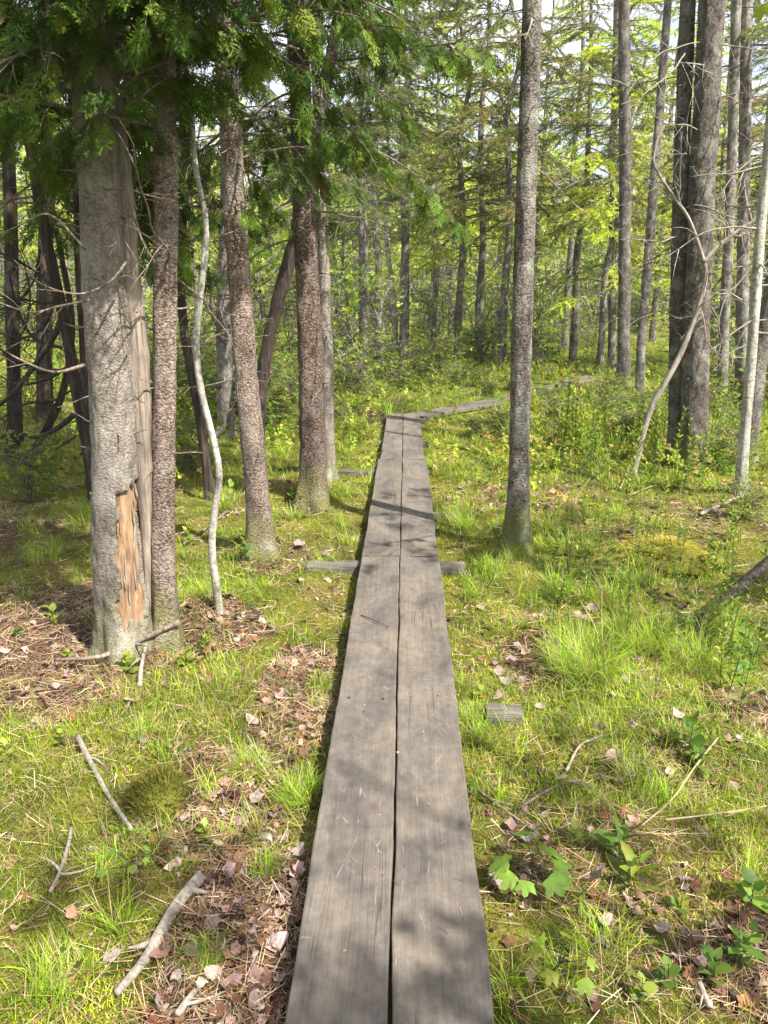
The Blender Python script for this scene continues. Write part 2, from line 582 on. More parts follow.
def quad_strip(v, f, p, q, w0, w1, zt=0.0):
    p, q = np.array(p, float), np.array(q, float)
    d = q - p
    s = np.array([-d[1], d[0], 0])
    s = s / (np.linalg.norm(s) + 1e-9)
    b = len(v)
    m_ = p * 0.45 + q * 0.55
    v += [p - s * w0, p + s * w0, m_ + s * w1 + (0, 0, zt), q, m_ - s * w1 + (0, 0, zt)]
    f.append((b, b + 1, b + 2, b + 4))
    return (b + 4, b + 2, b + 3)


def tmpl_cedar(seed, pairs=7):
    rg = random.Random(seed)
    v, f, t = [], [], []
    t.append(quad_strip(v, f, (0, 0, 0), (0, 1, -0.06), 0.012, 0.022))
    for k in range(pairs):
        y = 0.12 + 0.8 * k / pairs
        for s in (-1, 1):
            yy = y + rg.uniform(-0.03, 0.03) + (0.05 if s > 0 else 0)
            ln = (0.40 * (1 - abs(yy - 0.35)) ** 0.8) * rg.uniform(0.8, 1.15)
            a = R(rg.uniform(36, 52)) * s
            zz = rg.uniform(-0.09, 0.05)
            e = (math.sin(a) * ln, yy + math.cos(a) * ln, zz - 0.1 * ln)
            t.append(quad_strip(v, f, (0, yy, 0), e, 0.014, 0.021, rg.uniform(-.02, .02)))
            for u in (0.4, 0.68):
                for s2 in (-1, 1):
                    a2 = a + s2 * R(38)
                    l2 = ln * (0.42 if u < 0.5 else 0.3) * rg.uniform(0.7, 1.2)
                    b0 = (e[0] * u, yy + (e[1] - yy) * u, zz * u)
                    e2 = (b0[0] + math.sin(a2) * l2, b0[1] + math.cos(a2) * l2, zz * u + rg.uniform(-0.05, 0.03))
                    t.append(quad_strip(v, f, b0, e2, 0.012, 0.018))
    return np.array(v), [np.array(f), np.array(t)]


CEDARS = [tmpl_cedar(s, p) for s, p in ((1, 7), (2, 6), (3, 8))]


def tmpl_cedar_far(seed):
    rg = random.Random(seed)
    v, f, t = [], [], []
    for k in range(6):
        y = 0.1 + 0.75 * k / 6
        for s in (-1, 1):
            a = R(rg.uniform(34, 55)) * s
            ln = 0.5 * rg.uniform(0.7, 1.1)
            t.append(quad_strip(v, f, (0, y, 0), (math.sin(a) * ln, y + math.cos(a) * ln, rg.uniform(-.15, .06)), 0.03, 0.07))
    return np.array(v), [np.array(f), np.array(t)]


CEDAR_FAR = [tmpl_cedar_far(s) for s in (4, 5)]


def tmpl_needles(seed, n, ln, w, droop=-0.05):
    rg = random.Random(seed)
    v, t = [], []
    for k in range(n):
        y = (k + rg.random()) / n
        a = rg.uniform(0, 2 * math.pi)
        tilt = R(rg.uniform(40, 62))
        d = np.array([math.sin(tilt) * math.cos(a), math.cos(tilt), 0.75 * math.sin(tilt) * math.sin(a)])
        p = np.array([0, y, droop * y * y])
        l = ln * rg.uniform(0.75, 1.2) * (1 - 0.35 * y)
        s = np.cross(d, [rg.gauss(0, 1), rg.gauss(0, 1), rg.gauss(0, 1)])
        s = s / (np.linalg.norm(s) + 1e-9) * w
        b = len(v)
        v += [p - s, p + s, p + d * l]
        t.append((b, b + 1, b + 2))
    b = len(v)
    v += [(-0.008, 0, 0), (0.008, 0, 0), (0, 1, droop)]
    t.append((b, b + 1, b + 2))
    return np.array(v), [np.array(t)]


NEEDLES = [tmpl_needles(s, 46, 0.17, 0.012) for s in (1, 2)]
NEEDLES_FAR = [tmpl_needles(s, 32, 0.24, 0.024) for s in (3, 4)]


def leaf_poly(scale_w=0.5):
    v = [(0, 0, 0), (scale_w * 0.8, 0.35, 0.06), (scale_w * 0.6, 0.7, 0.05), (0, 1, -0.06), (-scale_w * 0.6, 0.7, 0.05), (-scale_w * 0.8, 0.35, 0.06), (0, 0.5, -0.02)]
    t = [(0, 1, 6), (1, 2, 6), (2, 3, 6), (3, 4, 6), (4, 5, 6), (5, 0, 6)]
    return np.array(v, float), np.array(t)


def tmpl_leaftwig(seed, n=7, size=0.3, w=0.5, flat=0.7):
    rg = random.Random(seed)
    lv, lt = leaf_poly(w)
    V, T = [], []
    b = 0
    for k in range(n):
        y = 0.15 + 0.85 * k / max(1, n - 1)
        a = (rg.uniform(25, 80) if k < n - 1 else rg.uniform(-20, 20)) * (1 if k % 2 else -1)
        a = R(a)
        d = np.array([math.sin(a), math.cos(a), rg.uniform(-0.5, 0.25)])
        nn = np.array([rg.gauss(0, 1 - flat), rg.gauss(0, 1 - flat), 1.0])
        x, yv, z = frames(d[None], nn[None])
        s = size * rg.uniform(0.7, 1.2)
        vv = np.array([0, y, 0]) + (lv[:, :1] * x + lv[:, 1:2] * yv + lv[:, 2:] * z) * s
        V.append(vv)
        T.append(lt + b)
        b += len(lv)
    V.append(np.array([(-0.01, 0, 0), (0.01, 0, 0), (0, 1, 0)]))
    T.append(np.array([(b, b + 1, b + 2)]))
    return np.concatenate(V), [np.concatenate(T)]


LEAFTWIGS = [tmpl_leaftwig(s, 7, 0.28) for s in (1, 2, 3)]
LEAFFAR = [tmpl_leaftwig(s, 6, 0.36, 0.6, 0.3) for s in (4, 5)]


def jitter_col(base, n, amt=0.2, hue=0.08):
    base = np.atleast_2d(np.asarray(base, float))
    c = base[RNG.integers(0, len(base), n)]
    k = np.exp(RNG.normal(0, amt, (n, 1)))
    return c * k * np.exp(RNG.normal(0, hue, (n, 3)))


# ------------------------------------------------------------------ ground
SEGS = [((0.0, -0.2), (0.0, 4.73)), ((0.0, 4.736), (0.0, 7.7)), ((0.0, 7.706), (0.0, 10.72)),
        ((0.14, 10.86), (1.52, 12.5)), ((1.53, 12.52), (2.45, 13.98)), ((2.46, 14.0), (3.75, 16.1))]


def board_dist(x, y):
    d = np.full(np.shape(x), 99.0)
    for (a, b) in SEGS:
        a, b = np.array(a), np.array(b)
        ab = b - a
        t = np.clip(((x - a[0]) * ab[0] + (y - a[1]) * ab[1]) / (ab @ ab), 0, 1)
        d = np.minimum(d, np.hypot(x - a[0] - t * ab[0], y - a[1] - t * ab[1]))
    return d


MOUNDS = []
for (px_, py_, r_, h_) in ((124, 641, 0.22, 0.06), (162, 632, 0.16, 0.05), (262, 548, 0.2, 0.08), (312, 497, 0.24, 0.07), (327, 477, 0.2, 0.05), (517, 538, 0.17, 0.08), (681, 452, 0.3, 0.10), (698, 447, 0.35, 0.10), (741, 492, 0.2, 0.08), (221, 612, 0.12, 0.04), (98, 500, 0.25, 0.08),
                           (640, 404, 0.3, 0.08), (624, 388, 0.4, 0.1), (364, 388, 0.3, 0.08), (378, 376, 0.3, 0.08), (60, 790, 0.16, 0.05), (180, 770, 0.12, 0.05), (620, 700, 0.2, 0.07), (700, 850, 0.16, 0.05), (560, 640, 0.18, 0.07), (420 + 240, 600, 0.25, 0.09)):
    p_ = at(px_, py_, 0.03)
    MOUNDS.append((p_[0], p_[1], r_, h_))


def ground_z(x, y):
    x = np.asarray(x, float)
    y = np.asarray(y, float)
    z = (fbm(x * 0.9 + 40, y * 0.9 + 40, 2, 3) - 0.5) * 0.17 + (fbm(x * 4 + 9, y * 4 + 9, 2, 8) - 0.5) * 0.11 + (vnoise(x * 11 + 2, y * 11 + 4, seed=19) - 0.5) * 0.025
    z = z + (fbm(x * 0.12 + 7, y * 0.12 + 3, 2, 21) - 0.5) * 0.4 * smooth(19, 45, np.hypot(x, y))
    for (mx, my, mr, mh) in MOUNDS:
        z = z + mh * np.exp(-((x - mx) ** 2 + (y - my) ** 2) / (2 * mr * mr))
    d = board_dist(x, y)
    k = smooth(0.25, 0.75, d)
    return z * k + 0.015 * (1 - k) + 0.02


def litter_mask(x, y):
    """0 moss or grass .. 1 bare litter."""
    x = np.asarray(x, float)
    y = np.asarray(y, float)
    m = smooth(0.52, 0.72, fbm(x * 2.3 + 17, y * 2.3 + 5, 4, 31)) * 0.42

    def blob(cx, cy, rx, ry, amt):
        q = ((x - cx) / rx) ** 2 + ((y - cy) / ry) ** 2
        wob = fbm(x * 5 + 3, y * 5 + 1, 2, 44) - 0.5
        return amt * (1 - smooth(0.5, 1.4, q + wob * 0.9))
    for b in ((-0.43, 1.7, 0.2, 0.6, 0.95), (-0.6, 2.35, 0.2, 0.35, 0.75), (-0.42, 3.1, 0.18, 0.6, 0.75), (-2.1, 3.6, 1.3, 0.9, 0.9),
              (-1.2, 3.7, 0.6, 0.5, 0.7), (-0.75, 4.9, 0.3, 0.35, 0.5), (1.1, 1.72, 0.38, 0.2, 0.7), (0.95, 2.6, 0.3, 0.2, 0.5),
              (0.62, 3.5, 0.14, 0.35, 0.6), (0.75, 6.6, 0.3, 0.5, 0.5), (1.6, 3.0, 0.35, 0.3, 0.5), (2.2, 4.2, 0.4, 0.25, 0.4),
              (-1.0, 2.6, 0.4, 0.25, 0.3), (-4.2, 5.5, 1.8, 1.5, 0.6), (-0.7, 10.8, 0.9, 0.9, 0.6), (2.4, 6.2, 0.7, 0.5, 0.4)):
        m = np.maximum(m, blob(*b))
    return np.clip(m, 0, 1)


def build_ground():
    def axis(a, b, fine, far):
        xs = [0.0]
        while xs[-1] < b:
            xs.append(xs[-1] + fine * (1 + max(0, xs[-1] - a) * far))
        return np.array(xs)
    gx = axis(3.5, 160, 0.045, 0.35)
    gx = np.concatenate([-gx[:0:-1], gx])
    gy = axis(7.5, 220, 0.045, 0.25)
    gyn = axis(1.0, 40, 0.12, 0.8)
    gy = np.concatenate([-gyn[:0:-1], gy])
    X, Y = np.meshgrid(gx, gy)
    Z = ground_z(X, Y)
    V = np.stack([X, Y, Z], -1).reshape(-1, 3)
    nx, ny = len(gx), len(gy)
    i = np.arange(ny - 1)[:, None] * nx
    j = np.arange(nx - 1)[None]
    q = np.stack([i + j, i + j + 1, i + nx + j + 1, i + nx + j], -1).reshape(-1, 4)
    mb = MB()
    lm = litter_mask(X, Y).reshape(-1)
    mb.add(V, [q], np.stack([lm, lm, lm], 1))
    return tag(mb.build('ground', M['ground']), kind='structure')


build_ground()


def gz(x, y):
    return float(ground_z(np.array([x]), np.array([y]))[0])


def on_ground(px, py):
    p = at(px, py, 0.02)
    for _ in range(3):
        p = at(px, py, gz(p[0], p[1]))
    return p


# ------------------------------------------------------------------ boardwalk
def board_mesh(mb, w, ln, th, seed, nx=10):
    """Plank along +Y, top at z=0, edges worn round, slightly cupped and bowed."""
    ny = max(8, int(ln / 0.06))
    prof = [(-0.5, -1.0), (-0.5, -0.22), (-0.493, -0.06), (-0.475, -0.01)] + [(t, 0.0) for t in np.linspace(-0.42, 0.42, nx)] + [(0.475, -0.01), (0.493, -0.06), (0.5, -0.22), (0.5, -1.0)]
    prof = np.array(prof)
    ys = np.linspace(0, ln, ny)
    P = np.zeros((ny, len(prof), 3))
    P[:, :, 0] = prof[:, 0] * w
    P[:, :, 2] = prof[:, 1] * th
    P[:, :, 1] = ys[:, None]
    edge = (vnoise(ys * 3.1 + seed, ys * 0 + seed) - 0.5) * 0.006 + (vnoise(ys * 22 + seed, ys * 0 + seed) - 0.5) * 0.003
    P[:, :, 0] += edge[:, None] * np.sign(prof[:, 0]) * (np.abs(prof[:, 0]) > 0.45)
    P[:, :, 2] += (vnoise(P[:, :, 0] * 9 + seed, P[:, :, 1] * 1.6 + seed) - 0.5) * 0.006 + 0.004 * (prof[:, 0] * 2) ** 2
    ends = (vnoise(prof[:, 0] * 12 + seed, prof[:, 0] * 0) - 0.5) * 0.006
    P[0, :, 1] += ends
    P[-1, :, 1] += ends
    n = len(prof)
    i = np.arange(ny - 1)[:, None] * n
    j = np.arange(n)[None]
    q = np.stack([i + j, i + n + j, i + n + (j + 1) % n, i + (j + 1) % n], -1).reshape(-1, 4)
    f = [q]
    mb.add(P.reshape(-1, 3), f)
    c0 = [tuple(range(n))]
    mb.f.append(np.array([list(range(n))]) + mb.n - n * ny)
    mb.f.append(np.array([list(range(n))[::-1]]) + mb.n - n)


def sleeper_mesh(mb, x0, x1, y, w=0.105, h=0.085, seed=0):
    xs = np.linspace(x0, x1, 14)
    prof = np.array([(-.5, 0), (-.5, .9), (-.46, 1), (.46, 1), (.5, .9), (.5, 0)])
    P = np.zeros((14, 6, 3))
    P[:, :, 0] = xs[:, None]
    P[:, :, 1] = y + prof[:, 0] * w
    P[:, :, 2] = prof[:, 1] * h
    P[:, 1:5, 2] += (vnoise(xs * 7 + seed, xs * 0)[:, None] - 0.7) * 0.012
    P[:, :, 1] += (vnoise(xs * 5 + seed, xs * 0 + 4)[:, None] - 0.5) * 0.012
    i = np.arange(13)[:, None] * 6
    j = np.arange(6)[None]
    q = np.stack([i + j, i + (j + 1) % 6, i + 6 + (j + 1) % 6, i + 6 + j], -1).reshape(-1, 4)
    mb.add(P.reshape(-1, 3), [q])
    mb.f.append(np.array([[5, 4, 3, 2, 1, 0]]) + mb.n - 84)
    mb.f.append(np.array([[0, 1, 2, 3, 4, 5]]) + mb.n - 6)


SLEEPERS = {0: [(0.365, 0.515, 3.15), (-0.28, 0.28, 0.9)], 1: [(-0.58, 0.405, 0.0), (-0.26, 0.42, 1.16), (-0.30, 0.26, 2.7)], 2: [(-0.62, 0.25, -0.28), (-0.27, 0.3, 1.2), (-0.3, 0.3, 2.85)],
            3: [(-0.3, 0.3, 0.1), (-0.3, 0.33, 1.5)], 4: [(-0.3, 0.3, 0.05), (-0.3, 0.3, 1.5)], 5: [(-0.3, 0.3, 0.0), (-0.3, 0.3, 1.8)]}
PW = [0.238, 0.235, 0.214, 0.175, 0.175, 0.175]
SEC_LABEL = ['nearest long two-plank boardwalk section with grey weathered wood and a twig on it',
             'two-plank boardwalk section between the two cross joints past the dark twig',
             'boardwalk section ending at the bend before the far trees',
             'short boardwalk section just after the bend angling right',
             'pale boardwalk section seen beyond the single grey trunk',
             'farthest boardwalk section disappearing among the undergrowth']
for k, (a, b) in enumerate(SEGS):
    a, b = np.array(a), np.array(b)
    ln = float(np.linalg.norm(b - a))
    ang = math.atan2(b[1] - a[1], b[0] - a[0]) - math.pi / 2
    root = empty('boardwalk_section', (a[0], a[1], 0 if k < 3 else -0.045), SEC_LABEL[k], 'boardwalk', 'sections of the plank boardwalk')
    root.rotation_euler.z = ang
    for s in (-1, 1):
        mb = MB()
        board_mesh(mb, PW[k], ln - 0.006, 0.042, 10 * k + s + 3)
        o = mb.build('plank', M['plank'], root, smooth_shade=False)
        o.location = (s * (PW[k] / 2 + 0.0027), 0, BOARD_Z + (0.001 if s > 0 else 0))
    for (x0, x1, y) in SLEEPERS[k]:
        mb = MB()
        sleeper_mesh(mb, x0, x1, y, seed=k * 3 + y)
        mb.build('sleeper', M['sleeper'], root, smooth_shade=False).location = (0, 0, 0.0 if k == 0 else 0.006)
    # nail heads over the sleepers
    if k < 2:
        for (x0, x1, yy) in SLEEPERS[k]:
            for xx in (-0.19, -0.06, 0.055, 0.18):
                mb = MB()
                x_, y_ = xx + random.uniform(-.015, .015), max(0.03, yy) + random.uniform(-.03, .03)
                tube(mb, [(x_, y_, BOARD_Z - 0.01), (x_, y_, BOARD_Z + 0.0035)], 0.0052, 8)
                mb.build('nail', M['nail'], root)

# ------------------------------------------------------------------ generic tree pieces
def px_path(base, pts, height=None, sink=0.16):
    """Trunk path through pixels; base on the ground, the others near the same distance (third value: offset along y)."""
    b = on_ground(*base)
    P = [b - (0, 0, sink)]
    for p in pts:
        P.append(aty(p[0], p[1], b[1] + (p[2] if len(p) > 2 else 0.0)))
    P = np.array(P)
    if height:
        d = P[-1] - P[-2]
        d = d / np.linalg.norm(d)
        while P[-1][2] < height:
            d = norm(d * 0.9 + np.array([random.uniform(-.03, .03), random.uniform(-.03, .03), 0.12]))
            P = np.vstack([P, P[-1] + d * 1.0])
    return b, P


def px_rad(px, base):
    """Radius in metres of something px pixels wide at the depth of a ground pixel."""
    b = on_ground(*base)
    return 0.455 * px / F_PX * float((b - CAM) @ _fw)


def trunk_obj(root, b, P, r0, r1, mat, seed, n=40, flare=0.5, rough=0.1, step=0.03, name='trunk'):
    ln = float(np.sum(np.linalg.norm(np.diff(P, axis=0), axis=1)))
    m = int(min(260, max(20, ln / step)))
    Q = catmull(P, m)
    t = np.linspace(0, 1, m)
    rad = r0 * (1 - t) + r1 * t
    mb = MB()
    tube(mb, Q, rad, n, None, rough, flare, seed)
    o = mb.build(name, mat, root, loc=b)
    return o, Q, rad


def dead_branch(mb, p, d, ln, r, droop=0.2, wig=0.12, twigs=4, depth=1, rg=random, n=5, curl=0.0):
    """A bare crooked branch with side twigs, added to mb."""
    d = norm(np.array(d, float))
    k = max(4, int(ln / 0.10))
    P = [np.array(p, float)]
    dd = d.copy()
    for i in range(k):
        dd = norm(dd + np.array([rg.gauss(0, wig), rg.gauss(0, wig), rg.gauss(0, wig) - droop / k + curl * i / k / k * 2]))
        P.append(P[-1] + dd * ln / k)
    P = np.array(P)
    m = max(k + 1, int(ln / 0.05))
    Q = catmull(P, m)
    tube(mb, Q, np.linspace(r, max(0.0011, r * 0.22), m), n, None, 0.0)
    if depth > 0:
        for i in range(twigs):
            u = rg.uniform(0.2, 0.95)
            q = Q[int(u * (m - 1))]
            tdir = norm(Q[min(m - 1, int(u * (m - 1)) + 1)] - Q[max(0, int(u * (m - 1)) - 1)])
            side = norm(np.cross(tdir, [rg.gauss(0, 1), rg.gauss(0, 1), rg.gauss(0, 1)]))
            dead_branch(mb, q, tdir * 0.6 + side, ln * rg.uniform(0.2, 0.5) * (1.1 - u * 0.5), r * 0.5, droop, wig * 1.2, max(1, twigs // 2), depth - 1, rg, 4)
    return Q


def add_stubs(root, b, Q, rad, count, z0, z1, mat, seed, ln=(0.04, 0.16), thick=(0.0025, 0.006), name='branch_stub'):
    """Short broken twigs along a trunk: one bristly part."""
    rg = random.Random(seed)
    mb = root
    for _ in range(count):
        zz = rg.uniform(z0, z1)
        i = int(np.argmin(np.abs(Q[:, 2] - zz)))
        a = rg.uniform(0, 2 * math.pi)
        d = np.array([math.cos(a), math.sin(a), rg.uniform(-0.35, 0.35)])
        dead_branch(mb, Q[i] + d * rad[i] * 0.85, d, rg.uniform(*ln), rg.uniform(*thick), 0.1, 0.12, 1, 1 if rg.random() < 0.3 else 0, rg, 4)


def scatter_on(mb, tmpls, pos, d, nrm, scale, col):
    """Random template per instance."""
    pos, d, nrm = np.asarray(pos), np.asarray(d), np.asarray(nrm)
    x, y, z = frames(d, nrm)
    which = RNG.integers(0, len(tmpls), len(pos))
    for k, (tv, tf) in enumerate(tmpls):
        s = which == k
        mb.inst(tv, tf, pos[s], x[s], y[s], z[s], np.asarray(scale)[s], col[s])


def limb_path(p, az, ln, rise, droop, rg, k=7):
    d = np.array([math.cos(az), math.sin(az), rise])
    d = d / np.linalg.norm(d)
    P = [np.array(p, float)]
    for i in range(k):
        d = norm(d + np.array([rg.gauss(0, 0.1), rg.gauss(0, 0.1), rg.gauss(0, 0.06) - droop / k]))
        P.append(P[-1] + d * ln / k)
    return np.array(P)


CEDAR_COLS = [(0.05, 0.09, 0.014), (0.07, 0.125, 0.016), (0.095, 0.165, 0.02), (0.16, 0.24, 0.03), (0.055, 0.09, 0.02)]
BROWN_CED = [(0.17, 0.085, 0.035)]


def cedar_limbs(root, b, limbs, mat_wood, crown_mb, spray=(0.09, 0.19), dens=27, seed=0, cols=CEDAR_COLS, tm=CEDARS, as_parts=True, wood_mb=None, twigmul=1.0):
    """limbs: list of (start, azimuth, length, rise, droop, radius). Sprays of flat fronds hang off side twigs."""
    rg = random.Random(seed)
    pos, dirs, nr, sc, brown = [], [], [], [], []
    for (p, az, ln, rise, droop, rad) in limbs:
        if p[2] < 2.75 and math.cos(az + 0.75) > 0.25:       # low limbs on the open sunny side stay short and lift up
            ln = min(ln, 0.28 + 0.45 * max(0.0, p[2] - 2.1))
            rise, droop = abs(rise) + 0.2, min(droop, 0.3)
        P = limb_path(p, az, ln, rise, droop, rg)
        m = max(10, int(ln / 0.06))
        Q = catmull(P, m)
        mb = MB() if as_parts else wood_mb
        tube(mb, Q, np.linspace(rad, 0.0022, m), 6)
        nt = max(3, int(ln * 9 * twigmul))
        for i in range(nt):
            u = 0.22 + 0.78 * (i + rg.random()) / nt
            j = min(m - 2, int(u * (m - 1)))
            tdir = norm(Q[j + 1] - Q[j])
            side = norm(np.cross(tdir, (0, 0, 1))) * (1 if i % 2 else -1)
            d = norm(tdir * rg.uniform(0.45, 0.9) + side * rg.uniform(0.4, 1.0) + np.array([0, 0, rg.uniform(-0.55, 0.12)]))
            tl = rg.uniform(0.16, 0.42) * (1.15 - 0.5 * u) * (max(0.2, spray[1]) / 0.24)
            if rg.random() < 0.15:
                # a bare twig
                dead_branch(mb, Q[j], d, tl * 1.5, 0.003, 0.3, 0.12, 2, 1, rg, 4)
                continue
            T = catmull(limb_path(Q[j], math.atan2(d[1], d[0]), tl, d[2], 0.7, rg, 4), 6)
            tube(mb, T, np.linspace(0.0028, 0.0012, 6), 4)
            ns = max(3, int(dens * tl))
            br = rg.random() < 0.012
            for s_ in range(ns):
                w = 0.15 + 0.85 * (s_ + rg.random()) / ns
                t_ = min(4, int(w * 5))
                td = norm(T[t_ + 1] - T[t_])
                sd = norm(np.cross(td, (0, 0, 1))) * (1 if s_ % 2 else -1)
                q = T[t_] * (1 - (w * 5 - t_)) + T[t_ + 1] * (w * 5 - t_)
                pos.append(q)
                dirs.append(td * rg.uniform(0.5, 1.0) + sd * rg.uniform(0.1, 0.8) + np.array([0, 0, rg.uniform(-1.1, 0.0)]))
                nr.append(np.array([rg.gauss(0, 0.55), rg.gauss(0, 0.55), 1.0]))
                sc.append(rg.uniform(*spray))
                brown.append(br)
        if as_parts:
            mb.build('branch', mat_wood, root, loc=b)
    c = jitter_col(cols, len(pos), 0.28, 0.07)
    br = np.array(brown)
    if br.any():
        c[br] = jitter_col(BROWN_CED, int(br.sum()), 0.25)
    scatter_on(crown_mb, tm, np.array(pos), np.array(dirs), np.array(nr), np.array(sc), c)


def needle_limbs(limbs, wood_mb, crown_mb, seed, cols, tm, tw=(0.18, 0.34), dens=16, flat=0.35, brown=0.0, hang=0.25):
    """Spruce/larch limbs: side twigs in a flattish fan, all clothed in needles."""
    rg = random.Random(seed)
    pos, dirs, nr, sc = [], [], [], []
    for (p, az, ln, rise, droop, rad, leafy) in limbs:
        P = limb_path(p, az, ln, rise, droop, rg, 6)
        m = max(8, int(ln / 0.12))
        Q = catmull(P, m)
        tube(wood_mb, Q, np.linspace(rad, 0.004, m), 5)
        nt = max(2, int(ln * dens))
        for i in range(nt):
            u = 0.2 + 0.8 * (i + rg.random()) / nt
            j = min(m - 2, int(u * (m - 1)))
            tdir = norm(Q[j + 1] - Q[j])
            side = norm(np.cross(tdir, (0, 0, 1))) * (1 if i % 2 else -1)
            d = norm(tdir * rg.uniform(0.5, 1.0) + side * rg.uniform(0.3, 1.0) + np.array([0, 0, rg.uniform(-hang * 2, hang * 0.5)]))
            tl = rg.uniform(*tw)
            if rg.random() > leafy:
                if rg.random() < 0.5:
                    tube(wood_mb, [Q[j], Q[j] + d * tl * 0.6 + (0, 0, -0.02), Q[j] + d * tl * 1.2 + (0, 0, -.06)], [0.004, 0.003, 0.0015], 4)
                continue
            pos.append(Q[j])
            dirs.append(d)
            nr.append(np.array([rg.gauss(0, flat), rg.gauss(0, flat), 1.0]))
            sc.append(tl)
            if rg.random() < 0.7:
                q = Q[j] + d * tl * rg.uniform(0.3, 0.7)
                d2 = norm(d + side * rg.uniform(-1, 1) + tdir * rg.uniform(0, 0.6) + np.array([0, 0, -hang * rg.random()]))
                pos.append(q)
                dirs.append(d2)
                nr.append(np.array([rg.gauss(0, flat), rg.gauss(0, flat), 1.0]))
                sc.append(tl * rg.uniform(0.6, 0.95))
    if pos:
        c = jitter_col(cols, len(pos), 0.25, 0.07)
        scatter_on(crown_mb, tm, np.array(pos), np.array(dirs), np.array(nr), np.array(sc), c)


SPRUCE_COLS = [(0.10, 0.14, 0.035), (0.14, 0.18, 0.05), (0.18, 0.18, 0.06), (0.12, 0.165, 0.06)]
LARCH_COLS = [(0.42, 0.50, 0.05), (0.36, 0.47, 0.05), (0.50, 0.55, 0.08)]
LEAF_COLS = [(0.31, 0.39, 0.08), (0.39, 0.45, 0.11), (0.24, 0.33, 0.065), (0.45, 0.46, 0.15)]
BUSH_COLS = [(0.17, 0.27, 0.03), (0.24, 0.34, 0.04), (0.12, 0.21, 0.03), (0.32, 0.35, 0.06)]

